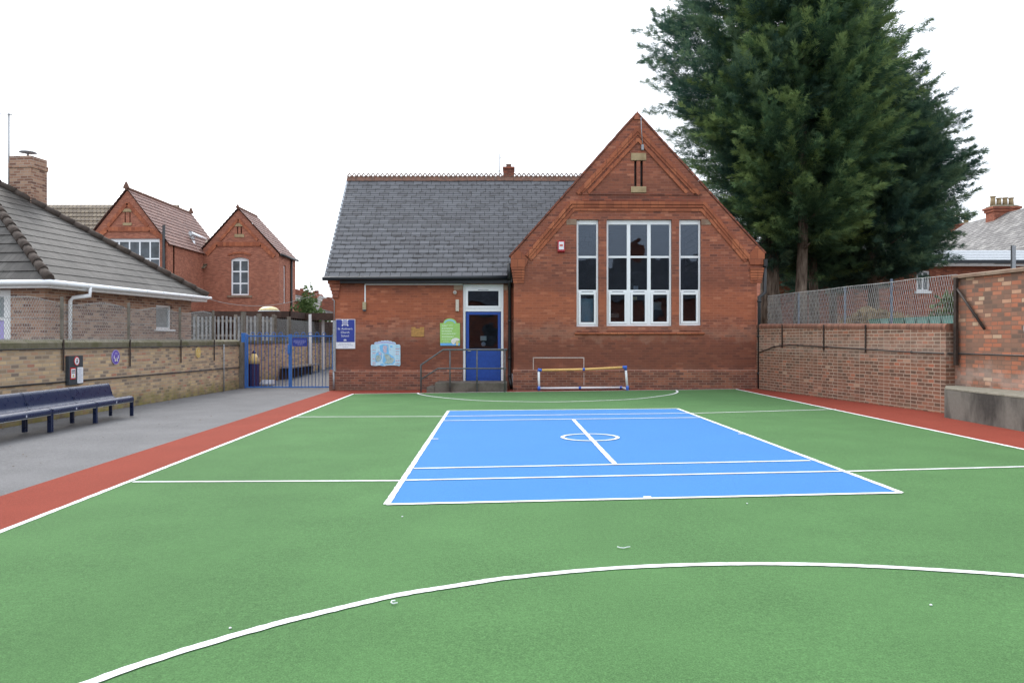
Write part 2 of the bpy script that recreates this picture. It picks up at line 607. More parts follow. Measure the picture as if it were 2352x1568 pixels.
SL = R(48)
M['slate'] = roof_tiles('grey_slate', [(0.0, lin(86, 86, 89)), (0.5, lin(94, 95, 99)), (1.0, lin(102, 103, 107))], lin(34, 34, 36), 0.31, 0.2075, 0.010, SL, blob=lin(30, 27, 27))
M['slate_old'] = roof_tiles('lichened_slate', [(0.0, lin(98, 95, 93)), (0.5, lin(116, 113, 111)), (1.0, lin(134, 131, 128))], lin(70, 66, 64), 0.35, 0.24, 0.012, R(35), streak=lin(168, 165, 160))
M['tile_brown'] = roof_tiles('brown_concrete_tile', [(0.0, lin(48, 45, 42)), (0.5, lin(60, 57, 53)), (1.0, lin(72, 68, 64))], lin(48, 45, 42), 0.15, 0.37, 0.009, R(34), streak=lin(86, 83, 79))
M['tile_red'] = roof_tiles('weathered_red_tile', [(0.0, lin(118, 88, 80)), (0.5, lin(136, 102, 92)), (1.0, lin(152, 116, 104))], lin(90, 66, 60), 0.3, 0.35, 0.02, R(48))
M['tile_brown_far'] = roof_tiles('brown_roof_tile', [(0.0, lin(104, 92, 76)), (0.5, lin(122, 108, 90)), (1.0, lin(136, 122, 102))], lin(66, 56, 46), 0.3, 0.38, 0.035, R(45))
M['hip_tile'] = stone('hip_tile_clay', lin(84, 74, 68), lin(66, 60, 55), 8)
M['ridge_clay'] = stone('ridge_clay', lin(124, 92, 78), lin(96, 78, 70), 8)

M['white_upvc'] = paint('white_upvc', (0.84, 0.86, 0.88, 1), 0.35, 0.5, 0.02)
M['white_paint'] = paint('white_gloss_paint', (0.78, 0.78, 0.77, 1), 0.45, 0.5, 0.06)
M['door_blue'] = paint('blue_door_paint', (0.012, 0.062, 0.33, 1), 0.4, 0.5, 0.1)
M['gate_blue'] = paint('blue_gate_paint', (0.035, 0.16, 0.50, 1), 0.45, 0.5, 0.12)
M['black_iron'] = paint('black_painted_iron', (0.014, 0.015, 0.017, 1), 0.4, 0.5, 0.3)
M['gutter_black'] = paint('black_gutter_plastic', (0.012, 0.016, 0.022, 1), 0.45, 0.5, 0.25)
M['rail_grey'] = paint('grey_painted_rail', (0.10, 0.105, 0.11, 1), 0.45, 0.5, 0.3, scale=30)
M['navy'] = paint('navy_powder_coat', (0.008, 0.018, 0.060, 1), 0.30, 0.45, 0.04)
M['dark_panel'] = paint('dark_noticeboard_panel', (0.045, 0.055, 0.065, 1), 0.5, 0.4, 0.1)
M['sign_blue'] = paint('sign_blue', (0.030, 0.052, 0.30, 1), 0.4, 0.4, 0.04)
M['sign_white'] = paint('sign_white', (0.78, 0.80, 0.84, 1), 0.4, 0.4, 0.02)
M['sign_lilac'] = paint('crest_lilac', (0.25, 0.27, 0.55, 1), 0.4, 0.4, 0.05)
M['print_grey'] = paint('faint_grey_print', (0.50, 0.52, 0.62, 1), 0.5, 0.3, 0.05)
M['sign_green'] = paint('sign_lime_green', (0.33, 0.58, 0.16, 1), 0.4, 0.4, 0.05)
M['sign_pale_green'] = paint('sign_pale_green', (0.58, 0.78, 0.48, 1), 0.4, 0.4, 0.03)
M['sign_sky'] = paint('sign_sky_blue', (0.14, 0.40, 0.78, 1), 0.4, 0.4, 0.05)
M['map_pale'] = paint('map_pale_blue', (0.50, 0.72, 0.86, 1), 0.4, 0.4, 0.06)
M['map_sea'] = paint('map_sea_blue', (0.20, 0.52, 0.84, 1), 0.4, 0.4, 0.06)
M['map_land'] = paint('map_land', (0.40, 0.52, 0.50, 1), 0.4, 0.4, 0.25, scale=22)
M['map_pink'] = paint('map_pink_land', (0.56, 0.50, 0.62, 1), 0.4, 0.4, 0.2, scale=22)
M['map_lilac'] = paint('map_lilac_banner', (0.44, 0.48, 0.74, 1), 0.4, 0.4, 0.05)
M['map_red'] = paint('map_red_print', (0.55, 0.22, 0.26, 1), 0.4, 0.4, 0.05)
M['map_teal'] = paint('map_teal_print', (0.28, 0.56, 0.70, 1), 0.4, 0.4, 0.05)
M['brass'] = paint('dull_brass', (0.42, 0.22, 0.06, 1), 0.5, 0.5, 0.2)
M['sign_red'] = paint('sign_red', (0.55, 0.035, 0.035, 1), 0.4, 0.4, 0.05)
M['sign_pink_red'] = paint('faded_red_sign', (0.60, 0.17, 0.14, 1), 0.4, 0.4, 0.1)
M['sign_purple'] = paint('sign_purple', (0.13, 0.085, 0.42, 1), 0.4, 0.4, 0.06)
M['sign_mauve'] = paint('sign_mauve', (0.38, 0.32, 0.66, 1), 0.4, 0.4, 0.06)
M['sign_yellow'] = paint('sign_yellow', (0.62, 0.42, 0.10, 1), 0.4, 0.4, 0.08)
M['sign_cream'] = paint('sign_cream', (0.68, 0.55, 0.28, 1), 0.4, 0.4, 0.08)
M['ink'] = paint('dark_ink', (0.05, 0.06, 0.08, 1), 0.5, 0.3, 0.05)
M['alarm_red'] = paint('alarm_red', (0.45, 0.03, 0.045, 1), 0.4, 0.5, 0.1)
M['lamp_beige'] = paint('aged_beige_plastic', (0.42, 0.36, 0.22, 1), 0.5, 0.4, 0.12)
M['lamp_cream'] = paint('cream_plastic', (0.58, 0.52, 0.44, 1), 0.5, 0.4, 0.08)
M['grey_metal'] = paint('galvanised_metal', (0.32, 0.34, 0.36, 1), 0.45, 0.5, 0.2, metal=0.3, scale=30)
M['goal_white'] = paint('white_goal_plastic', (0.74, 0.75, 0.77, 1), 0.4, 0.5, 0.05)
M['goal_yellow'] = paint('yellow_goal_plastic', (0.76, 0.47, 0.16, 1), 0.4, 0.5, 0.06)
M['goal_blue'] = paint('blue_goal_joint', (0.04, 0.13, 0.55, 1), 0.4, 0.5, 0.06)
M['pencil_purple'] = paint('purple_plastic', (0.045, 0.018, 0.085, 1), 0.4, 0.5, 0.1)
M['pencil_yellow'] = paint('cream_yellow_plastic', (0.72, 0.52, 0.20, 1), 0.4, 0.5, 0.06)
M['timber_grey'] = stone('weathered_timber', lin(146, 136, 124), lin(112, 102, 92), 6)
M['timber_dark'] = stone('dark_stained_timber', lin(84, 66, 58), lin(64, 52, 48), 5)
M['planter_green'] = paint('green_plastic_trough', (0.035, 0.17, 0.12, 1), 0.45, 0.5, 0.12)
M['planter_pale'] = paint('faded_green_trough', (0.13, 0.30, 0.26, 1), 0.45, 0.5, 0.12)
M['fence_white'] = paint('weathered_white_fence', (0.34, 0.35, 0.35, 1), 0.6, 0.3, 0.3, scale=5)
M['leaf_brown'] = paint('dead_leaf', (0.11, 0.075, 0.045, 1), 0.8, 0.2, 0.5, scale=3)
M['lead'] = paint('lead_flashing', (0.42, 0.45, 0.48, 1), 0.5, 0.4, 0.2)
M['wire'] = paint('galvanised_wire', (0.46, 0.47, 0.46, 1), 0.5, 0.5, 0.2, metal=0.2)
M['wire_dull'] = paint('dull_wire', (0.30, 0.31, 0.30, 1), 0.6, 0.4, 0.2)
M['post_blue'] = paint('faded_blue_post', (0.10, 0.13, 0.18, 1), 0.5, 0.4, 0.25, scale=25)
M['post_brown'] = paint('rusty_brown_post', (0.045, 0.030, 0.024, 1), 0.6, 0.4, 0.4, scale=20)
M['post_grey'] = stone('concrete_post', lin(124, 118, 108), lin(96, 90, 80), 6)
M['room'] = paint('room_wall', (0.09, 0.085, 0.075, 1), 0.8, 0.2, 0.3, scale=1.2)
M['paper'] = paint('paper', (0.75, 0.75, 0.72, 1), 0.7, 0.2, 0.08)
M['painted_line'] = ground_mat('worn_white_paint', (0.52, 0.42, 0.38, 1), 0.35, 30, 0.6)


def bark():
    g = G('conifer_bark', 0.9, 0.2)
    n_ = g.noise(9, 5, stretch=(1.6, 1.6, 0.25))
    g.bump(n_, 0.7, 0.03)
    return g.color(g.ramp(n_, [(0.3, lin(74, 62, 54)), (0.55, lin(116, 102, 90)), (0.75, lin(148, 134, 120))]))


M['bark'] = bark()


def foliage(name, a, b, c, sc=0.5):
    g = G(name, 0.65, 0.25)
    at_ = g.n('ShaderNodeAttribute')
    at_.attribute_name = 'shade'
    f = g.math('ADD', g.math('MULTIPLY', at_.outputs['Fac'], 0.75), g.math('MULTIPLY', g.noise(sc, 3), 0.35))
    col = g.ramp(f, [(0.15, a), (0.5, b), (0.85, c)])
    col = g.mix(0.0, col, col)
    g.color(col)
    g.b.inputs['Subsurface Weight'].default_value = 0.0
    tr = g.n('ShaderNodeBsdfTranslucent')
    g.l(col, tr.inputs['Color'])
    mx = g.n('ShaderNodeMixShader')
    mx.inputs[0].default_value = 0.32
    out = g.t.nodes['Material Output']
    g.l(g.b.outputs[0], mx.inputs[1])
    g.l(tr.outputs[0], mx.inputs[2])
    g.l(mx.outputs[0], out.inputs['Surface'])
    return g.m


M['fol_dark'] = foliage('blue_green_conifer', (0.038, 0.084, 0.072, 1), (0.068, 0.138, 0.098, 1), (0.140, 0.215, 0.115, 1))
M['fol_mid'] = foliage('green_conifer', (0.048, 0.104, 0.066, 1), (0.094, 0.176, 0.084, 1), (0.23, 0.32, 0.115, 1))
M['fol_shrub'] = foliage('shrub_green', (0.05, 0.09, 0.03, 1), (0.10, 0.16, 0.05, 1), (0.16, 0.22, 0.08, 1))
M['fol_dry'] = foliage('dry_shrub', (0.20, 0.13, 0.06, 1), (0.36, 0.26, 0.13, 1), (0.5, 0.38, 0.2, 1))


def glass(name, tint=(0.75, 0.8, 0.82, 1), ior=1.62, wave=0.0):
    g = G(name)
    t = g.t
    t.nodes.remove(g.b)
    tr = g.n('ShaderNodeBsdfTransparent')
    tr.inputs['Color'].default_value = tint
    gl = g.n('ShaderNodeBsdfGlossy')
    gl.inputs['Roughness'].default_value = 0.015
    gl.inputs['Color'].default_value = (0.72, 0.82, 1.0, 1)
    fr = g.n('ShaderNodeFresnel')
    fr.inputs['IOR'].default_value = ior
    mx = g.n('ShaderNodeMixShader')
    if wave:
        bp = g.n('ShaderNodeBump')
        bp.inputs['Strength'].default_value = wave
        bp.inputs['Distance'].default_value = 0.05
        g.l(g.noise(1.6, 1), bp.inputs['Height'])
        g.l(bp.outputs[0], gl.inputs['Normal'])
    g.l(fr.outputs[0], mx.inputs[0])
    g.l(tr.outputs[0], mx.inputs[1])
    g.l(gl.outputs[0], mx.inputs[2])
    g.l(mx.outputs[0], t.nodes['Material Output'].inputs['Surface'])
    return g.m


M['glass'] = glass('window_glass', wave=0.10)


def dark_glass():
    g = G('dark_far_glass', 0.06, 0.6)
    return g.color(g.ramp(g.noise(1.5, 2), [(0.35, (0.03, 0.035, 0.04, 1)), (0.7, (0.09, 0.11, 0.13, 1))]))


M['glass_far'] = dark_glass()
g_ = G('frosted_glass', 0.25, 0.6)
M['glass_frost'] = g_.color(g_.ramp(g_.noise(4, 3), [(0.3, (0.16, 0.19, 0.20, 1)), (0.7, (0.26, 0.30, 0.31, 1))]))

# ================================================================== GROUND
mb = MB()
xs = [-700, -14, 14, 700]
ys = [-700, 1200]
for i in range(3):
    mb.poly([(xs[i], ys[0], gz(xs[i]) - 0.012), (xs[i + 1], ys[0], gz(xs[i + 1]) - 0.012), (xs[i + 1], ys[1], gz(xs[i + 1]) - 0.012), (xs[i], ys[1], gz(xs[i]) - 0.012)])
mb.build('tarmac_ground', M['tarmac'], loc=(0, 0, 0), kind='structure')

# rising alley beyond the gate
mb = MB()
for (ya, yb, za, zb) in ((27.0, 38.0, -0.06, 0.20), (38.0, 52.0, 0.20, 0.45)):
    mb.poly([(-9.4, ya, za), (-5.6, ya, za + 0.01), (-5.6, yb, zb), (-9.4, yb, zb)])
mb.build('alley_path', M['tarmac'], loc=(-8, 38, 0), kind='structure')

LFAR, RFAR = gp(812, 904), gp(1690, 893)
LNEAR, RNEAR = gp(0, 1220), gp(2352, 1031)
ld, rd = (LNEAR - LFAR), (RNEAR - RFAR)
LEND = LFAR + ld * ((LFAR.y + 6) / -ld.y)
REND = RFAR + rd * ((RFAR.y + 6) / -rd.y)


def sheet(name, pts, dz, mat):
    m = MB()
    m.poly([(p.x, p.y, TILT * p.x + dz) for p in pts])
    return m.build(name, mat, loc=(0, 0, 0), kind='structure', fixn=False)


RL0, RL1 = gp(0, 1137), gp(757, 897)
rl = RL0 - RL1
RLEND = RL1 + rl * ((RL1.y + 6) / -rl.y)
sheet('red_border', [RLEND, RL1, Vector((-5.5, 23.95, 0)), Vector((8.0, 23.95, 0)), Vector((9.6, 16, 0)), Vector((9.6, -6, 0))], -0.008, M['turf_red'])
sheet('green_court', [LEND, LFAR, RFAR, REND], -0.004, M['turf_green'])
BBL, BBR, BTR, BTL = gp(888, 1158), gp(2070, 1131), gp(1556, 938), gp(1030, 943)
sheet('blue_court', [BBL, BTL, BTR, BBR], 0.0, M['turf_blue'])


def ground_line(mb_, pts, wd, dz):
    """a ribbon of even width lying on the ground; edges slightly uneven like inlaid turf"""
    P = [Vector((p.x, p.y, 0)) for p in pts]
    Q = []
    for i in range(len(P) - 1):                       # resample
        n = max(1, int((P[i + 1] - P[i]).length / 0.09))
        Q += [P[i].lerp(P[i + 1], k / n) for k in range(n)]
    Q.append(P[-1])
    Ls, Rs = [], []
    for i, p in enumerate(Q):
        d = (Q[min(i + 1, len(Q) - 1)] - Q[max(i - 1, 0)]).normalized()
        nrm = Vector((-d.y, d.x, 0))
        a = wd / 2 + random.uniform(-0.004, 0.004)
        b = wd / 2 + random.uniform(-0.004, 0.004)
        for s, L_, x in ((1, Ls, a), (-1, Rs, b)):
            q = p + nrm * s * x
            L_.append(mb_.bm.verts.new((q.x, q.y, TILT * q.x + dz)))
    for i in range(len(Q) - 1):
        mb_.bm.faces.new((Ls[i], Rs[i], Rs[i + 1], Ls[i + 1]))


def smooth_pts(px, n=10):
    P = [gp(*p) for p in px]
    out = []
    for i in range(len(P) - 1):
        p0, p1, p2, p3 = P[max(i - 1, 0)], P[i], P[i + 1], P[min(i + 2, len(P) - 1)]
        for k in range(n):
            t = k / n
            out.append(0.5 * ((2 * p1) + (p2 - p0) * t + (2 * p0 - 5 * p1 + 4 * p2 - p3) * t * t + (3 * p1 - p0 - 3 * p2 + p3) * t ** 3))
    out.append(P[-1])
    return out


LW = 0.06
mb = MB()
ground_line(mb, [LEND, LFAR], LW, 0.0)
ground_line(mb, [REND, RFAR], LW, 0.0)
mb.build('court_side_lines', M['turf_white'], loc=(0, 0, 0), kind='structure', fixn=False)
mb = MB()
ground_line(mb, [LFAR + Vector((0.04, 0, 0)), RFAR - Vector((0.04, 0, 0))], LW, 0.0)
mb.build('court_end_line', M['turf_white'], loc=(0, 0, 0), kind='structure', fixn=False)
mb = MB()
ground_line(mb, smooth_pts([(960, 902), (964, 905), (992, 910), (1050, 916), (1114, 920), (1200, 922), (1285, 922.3), (1370, 920), (1456, 916), (1515, 909.5), (1545, 904.5), (1556, 900), (1553, 896)]), 0.055, 0.002)
mb.build('far_goal_arc', M['turf_white'], loc=(0, 0, 0), kind='structure', fixn=False)
mb = MB()
ground_line(mb, smooth_pts([(-150, 1725), (30, 1640), (210, 1565), (405, 1498), (600, 1441), (750, 1403), (905, 1367.5), (1040, 1345), (1180, 1325), (1400, 1304.5), (1600, 1295.5), (1780, 1294), (1960, 1298), (2150, 1307.5), (2352, 1322), (2560, 1345)]), 0.066, 0.002)
mb.build('near_goal_arc', M['turf_white'], loc=(0, 0, 0), kind='structure', fixn=False)
mb = MB()
for a, b in ((BBL, BBR), (BBR, BTR), (BTR, BTL), (BTL, BBL)):
    ground_line(mb, [a, b], 0.06, 0.004)
mb.build('blue_court_outline', M['turf_white'], loc=(0, 0, 0), kind='structure', fixn=False)
mb = MB()
ground_line(mb, [gp(670, 957), gp(1024, 956)], 0.05, 0.002)
ground_line(mb, [gp(1024, 956), gp(1595, 948.7)], 0.055, 0.0065)
ground_line(mb, [gp(1596, 948.5), gp(1920, 939.5)], 0.05, 0.002)
ground_line(mb, [gp(1019, 966), gp(1611, 958.8)], 0.055, 0.0065)
ground_line(mb, [gp(305, 1106), gp(929, 1103)], 0.055, 0.002)
ground_line(mb, [gp(930, 1103), gp(1932, 1082.3)], 0.055, 0.0065)
ground_line(mb, [gp(1933, 1082), gp(2480, 1067.5)], 0.055, 0.002)
ground_line(mb, [gp(950, 1076), gp(1861, 1057.8)], 0.055, 0.0065)
mb.build('court_cross_lines', M['turf_white'], loc=(0, 0, 0), kind='structure', fixn=False)
mb = MB()
ground_line(mb, [gp(1317, 964), gp(1414, 1068)], 0.062, 0.008)
mb.build('court_centre_line', M['turf_white'], loc=(0, 0, 0), kind='structure', fixn=False)
mb = MB()
cc = gp(1355, 1004.5)
ground_line(mb, [cc + Vector((0.42 * math.cos(k * math.pi / 32), 0.42 * math.sin(k * math.pi / 32), 0)) for k in range(65)], 0.055, 0.0095)
mb.build('centre_circle', M['turf_white'], loc=(0, 0, 0), kind='structure', fixn=False)
mb = MB()
for a, b in (((992, 1008), (1007, 1008)), ((1695, 996.5), (1712, 996.5)), ((1478, 1142), (1496, 1142)), ((1290, 941), (1300, 941))):
    ground_line(mb, [gp(*a), gp(*b)], 0.05 if a[1] < 1100 else 0.07, 0.0065)
mb.build('court_tick_marks', M['turf_white'], loc=(0, 0, 0), kind='structure', fixn=False)

# loose plastic strands on the turf
for pts, lab in (([(1418, 1257), (1424, 1259), (1432, 1260), (1440, 1258), (1447, 1257)], 'thin pale strand lying nearly straight on the green turf beyond the near white arc'),
                 ([(908, 1381), (900, 1382), (898, 1385), (902, 1388), (913, 1386)], 'pale C-shaped strand lying on the green turf just below the near white arc')):
    mb = MB()
    mb.tube([gp(*p, dz=0.008) for p in pts], 0.0035, 5)
    mb.build('plastic_strand', M['sign_white'], label=lab, category='litter', group='strands of litter on the turf')
for (u, v), lab in (((1716, 1156), 'tiny white scrap on the green turf just in front of the blue court'),
                    ((924, 1186), 'tiny white scrap on the green turf below the left front corner of the blue court'),
                    ((529, 1442), 'tiny white scrap on the green turf above the left sweep of the near white arc'),
                    ((2138, 1389), 'tiny white scrap on the green turf inside the near white arc at the right')):
    p = gp(u, v)
    mb = MB()
    mb.lathe(p, [(0.007, 0.0), (0.008, 0.004), (0.004, 0.007)], 7)
    mb.build('paper_scrap', M['sign_white'], label=lab, category='litter', group='scraps on the turf')

# ================================================================== THE SCHOOL BUILDING
YG, YW = 23.4, 23.9                      # gable front and recessed wing front
KG, KW = YG / FPX, YW / FPX
gx = lambda u: (u - CU) * KG
gzv = lambda v: EYE + (CV - v) * KG
wx = lambda u: (u - CU) * KW
wzv = lambda v: EYE + (CV - v) * KW
school = thing('school_building', (0.5, 25.0, 0), 'red brick school with a slate roofed wing and a tall gable of white windows', 'building')


def front(mbx, loop, holes, y0, depth):
    """slab in the facade plane; loops given as (x, z)"""
    mbx.slab(loop, holes, (0, y0, 0), (1, 0, 0), (0, 0, 1), (0, depth, 0))
    return mbx


def rectl(x0, x1, z0, z1):
    return [(x0, z0), (x1, z0), (x1, z1), (x0, z1)]


WIN = [(1324.3, 1374.8, 504.2, 750.1), (1393.3, 1543.2, 504.2, 748.8), (1559.9, 1610.3, 504.2, 747.6)]
holes = [rectl(gx(a), gx(b), gzv(d), gzv(c)) for a, b, c, d in WIN]
slots = [rectl(gx(1456.7), gx(1462), gzv(430), gzv(368)), rectl(gx(1470.7), gx(1476.6), gzv(430), gzv(368))]
out = [(1180, 912), (1738, 912), (1738, 655), (1742, 640), (1748, 622), (1754, 606), (1755, 583), (1463, 263), (1173, 590), (1173, 610), (1176, 628), (1180, 650)]
mb = MB()
front(mb, [(gx(u), gzv(v)) for u, v in out], holes + slots, YG, 0.36)
mb.build('gable_wall', M['brick_red'], school)

# wing wall with the door opening
dx0, dx1, dtop, dbot = wx(1063), wx(1156.5), wzv(652), wzv(876)
mb = MB()
front(mb, [(wx(766), -0.12), (dx0, -0.12), (dx0, dtop), (dx1, dtop), (dx1, -0.12), (gx(1180), -0.12), (gx(1180), wzv(640)), (wx(766), wzv(640))], [], YW, 0.3)
mb.box(wx(766), wx(766) + 0.3, YW + 0.3, 30.2, -0.12, wzv(640))
mb.build('wing_wall', M['brick_red'], school)
# left verge gable of the wing
mb = MB()
yr, zr = 27.0, EYE + 370 * 27.0 / FPX
ze = wzv(640)
mb.prism([(wx(766), YW, ze), (wx(766), 30.1, ze), (wx(766), 27.0, zr - 0.12)], (0.3, 0, 0))
mb.build('verge_wall', M['brick_red_far'], school)
# hall body behind the gable, back walls, floors
mb = MB()
mb.box(gx(1180), gx(1180) + 0.3, YG + 0.36, 33, -0.1, gzv(600))
mb.box(gx(1738) - 0.3, gx(1738), YG + 0.36, 33, -0.1, gzv(600))
mb.prism([(gx(1180), 33, -0.1), (gx(1738), 33, -0.1), (gx(1738), 33, gzv(600)), (gx(1463), 33, gzv(270)), (gx(1180), 33, gzv(600))], (0, 0.3, 0))
mb.box(wx(766) + 0.3, gx(1180), 29.9, 30.2, -0.1, wzv(640))
mb.build('rear_walls', M['brick_red_far'], school)
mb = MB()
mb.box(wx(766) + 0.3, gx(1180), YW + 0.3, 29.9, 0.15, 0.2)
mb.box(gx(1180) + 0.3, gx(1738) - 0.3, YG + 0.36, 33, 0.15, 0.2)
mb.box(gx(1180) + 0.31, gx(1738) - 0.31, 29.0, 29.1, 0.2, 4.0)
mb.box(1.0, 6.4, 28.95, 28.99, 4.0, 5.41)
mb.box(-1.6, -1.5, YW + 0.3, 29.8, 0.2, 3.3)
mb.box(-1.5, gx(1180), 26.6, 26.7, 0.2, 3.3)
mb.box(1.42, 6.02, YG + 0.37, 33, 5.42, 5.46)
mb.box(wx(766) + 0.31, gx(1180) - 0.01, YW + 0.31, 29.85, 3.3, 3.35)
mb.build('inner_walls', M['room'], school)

# plinths
zp = gzv(852)
mb = MB()
mb.box(gx(1178), gx(1740), YG - 0.05, YG - 0.002, -0.12, zp)
mb.prism([(gx(1178), YG - 0.05, zp), (gx(1178), YG - 0.002, zp + 0.05), (gx(1178), YG - 0.002, zp)], (gx(1740) - gx(1178), 0, 0))
mb.box(wx(757), wx(1063) - 0.02, YW - 0.06, YW - 0.002, -0.12, wzv(854))
mb.prism([(wx(757), YW - 0.06, wzv(854)), (wx(757), YW - 0.002, wzv(849)), (wx(757), YW - 0.002, wzv(854))], (wx(1063) - 0.02 - wx(757), 0, 0))
mb.box(wx(757), wx(766) - 0.002, YW - 0.002, 30.0, -0.12, wzv(854))
mb.build('plinth', M['brick_plinth'], school)

# quoin corbel at the wing's left corner and the gable kneelers, stepping out course by course
mb = MB()
steps = [(684, 764, 778), (676, 762.5, 779), (668, 760, 780.5), (660, 757.5, 782), (652, 754, 783)]
for v, a, b in steps:
    mb.box(wx(a), wx(b), YW - 0.05 - (684 - v) * 0.0009, YW + 0.2, wzv(v), wzv(v - 8) - 0.012)
mb.box(wx(751.5), wx(783.5), YW - 0.09, YW + 0.2, wzv(644.5), wzv(637))
mb.build('corner_corbel', M['brick_red_far'], school)
for (a, b, sgn) in ((1174, 1205, -1), (1722, 1754, 1)):
    mb = MB()
    for i, v in enumerate((650, 644, 638, 632, 626, 620)):
        e = i * 0.9
        u0, u1 = (a + 5 - e, b - 1.5 + e * 0.3) if sgn < 0 else (a + 1.5 - e * 0.3, b - 5 + e)
        mb.box(gx(u0), gx(u1), YG - 0.02 - i * 0.008, YG + 0.05, gzv(v), gzv(v - 6) - 0.014)
    kn = [(1173, 614), (1173, 590), (1190, 572.5), (1213, 596), (1206, 614)] if sgn < 0 else [(1755, 608), (1755, 583), (1737, 564), (1716, 590), (1722, 608)]
    mb.prism([(gx(u), YG - 0.055, gzv(v)) for u, v in kn], (0, 0.08, 0))
    mb.build('kneeler_corbel', M['brick_trim'], school)


def strip(mbx, px, wd, y0, proud):
    """a moulded brick band following a bent line on the gable"""
    P = [Vector((gx(u), gzv(v))) for u, v in px]
    A, B = [], []
    for i, p in enumerate(P):
        d0 = (P[i] - P[i - 1]).normalized() if i else (P[1] - P[0]).normalized()
        d1 = (P[i + 1] - P[i]).normalized() if i < len(P) - 1 else d0
        n0, n1 = Vector((-d0.y, d0.x)), Vector((-d1.y, d1.x))
        m = (n0 + n1).normalized()
        k = wd / 2 / max(0.5, m.dot(n1))
        A.append(p + m * k)
        B.append(p - m * k)
    for i in range(len(P) - 1):
        q = [A[i], A[i + 1], B[i + 1], B[i]]
        mbx.prism([(p.x, y0 - proud, p.y) for p in q], (0, proud - 0.002, 0))


mb = MB()
strip(mb, [(1326, 445), (1464, 297), (1606, 447)], 0.10, YG, 0.05)
strip(mb, [(1334.5, 445), (1464.5, 306.5), (1597, 447)], 0.07, YG, 0.03)
strip(mb, [(1351, 443.5), (1465, 321), (1577, 443.5)], 0.09, YG, 0.045)
strip(mb, [(1209, 588), (1311, 466), (1617, 467.4), (1719, 590)], 0.09, YG, 0.065)
strip(mb, [(1214, 592), (1315, 473.5), (1614, 474.5), (1716, 595)], 0.07, YG, 0.045)
strip(mb, [(1218, 597.5), (1318.5, 481), (1611, 482), (1713, 601)], 0.09, YG, 0.03)
mb.build('moulded_band', M['brick_trim'], school)
mb = MB()
strip(mb, [(1330, 445.5), (1602, 447)], 0.05, YG, 0.03)
strip(mb, [(1335, 455), (1608, 456.5)], 0.16, YG, 0.012)
mb.build('string_course', M['brick_dark'], school)

# raking coping along the gable
mb = MB()
apex = Vector((gx(1463), 0, gzv(262)))
for foot in (Vector((gx(1171.5), 0, gzv(590))), Vector((gx(1756.5), 0, gzv(583)))):
    d = (apex - foot)
    L = d.length
    n_ = Vector((-d.z, 0, d.x)).normalized()
    if n_.z < 0: n_ = -n_
    k = int(L / 0.225)
    for i in range(k):
        a = foot + d * (i / k) + d.normalized() * 0.004
        b = foot + d * ((i + 1) / k) - d.normalized() * 0.004
        j = random.uniform(-0.006, 0.006)
        mb.prism([(a.x, YG - 0.03 + j, a.z), (b.x, YG - 0.03 + j, b.z), (b.x + n_.x * (0.05 + j), YG - 0.03 + j, b.z + n_.z * (0.05 + j)), (a.x + n_.x * (0.05 + j), YG - 0.03 + j, a.z + n_.z * (0.05 + j))], (0, 0.45, 0))
mb.build('raking_coping', M['brick_dark'], school)
mb = MB()
mb.prism([(gx(1455), YG - 0.05, gzv(275)), (gx(1471), YG - 0.05, gzv(275)), (gx(1463.5), YG - 0.05, gzv(256))], (0, 0.4, 0))
mb.build('apex_stone', M['brick_red_far'], school)

# ventilation slots with their stones
mb = MB()
mb.box(gx(1449), gx(1484), YG - 0.03, YG + 0.08, gzv(369), gzv(352))
sl1 = mb.build('slot_lintel', M['sandstone'], school, bevel=0.012)
mb = MB()
mb.box(gx(1449), gx(1484), YG - 0.045, YG + 0.08, gzv(443), gzv(429))
mb.build('slot_sill', M['sandstone'], school, bevel=0.012)
mb = MB()
mb.box(gx(1454), gx(1480), YG + 0.2, YG + 0.25, gzv(434), gzv(364))
mb.build('slot_backing', M['black_iron'], school)

# lintel ends, sills under the windows
for a, b in ((1301, 1324), (1610.6, 1632.6)):
    mb = MB()
    mb.box(gx(a), gx(b), YG - 0.012, YG + 0.1, gzv(516.5), gzv(504))
    mb.build('lintel_end', M['limestone'], school)
for a, b, c, d in WIN:
    mb = MB()
    mb.prism([(gx(a) + 0.003, YG + 0.1, gzv(d)), (gx(a) + 0.003, YG - 0.03, gzv(d + 11.5)), (gx(a) + 0.003, YG + 0.1, gzv(d + 11.5))], (gx(b) - gx(a) - 0.006, 0, 0))
    mb.build('sloping_sill', M['brick_dark'], school)
mb = MB()
mb.tube([(gx(1320), YG - 0.02, gzv(766)), (gx(1617), YG - 0.02, gzv(765.5))], 0.036, 10)
mb.build('sill_moulding', M['brick_trim'], school)

# --- gable windows: frame with mullions, casements, panes
VH = 504.2


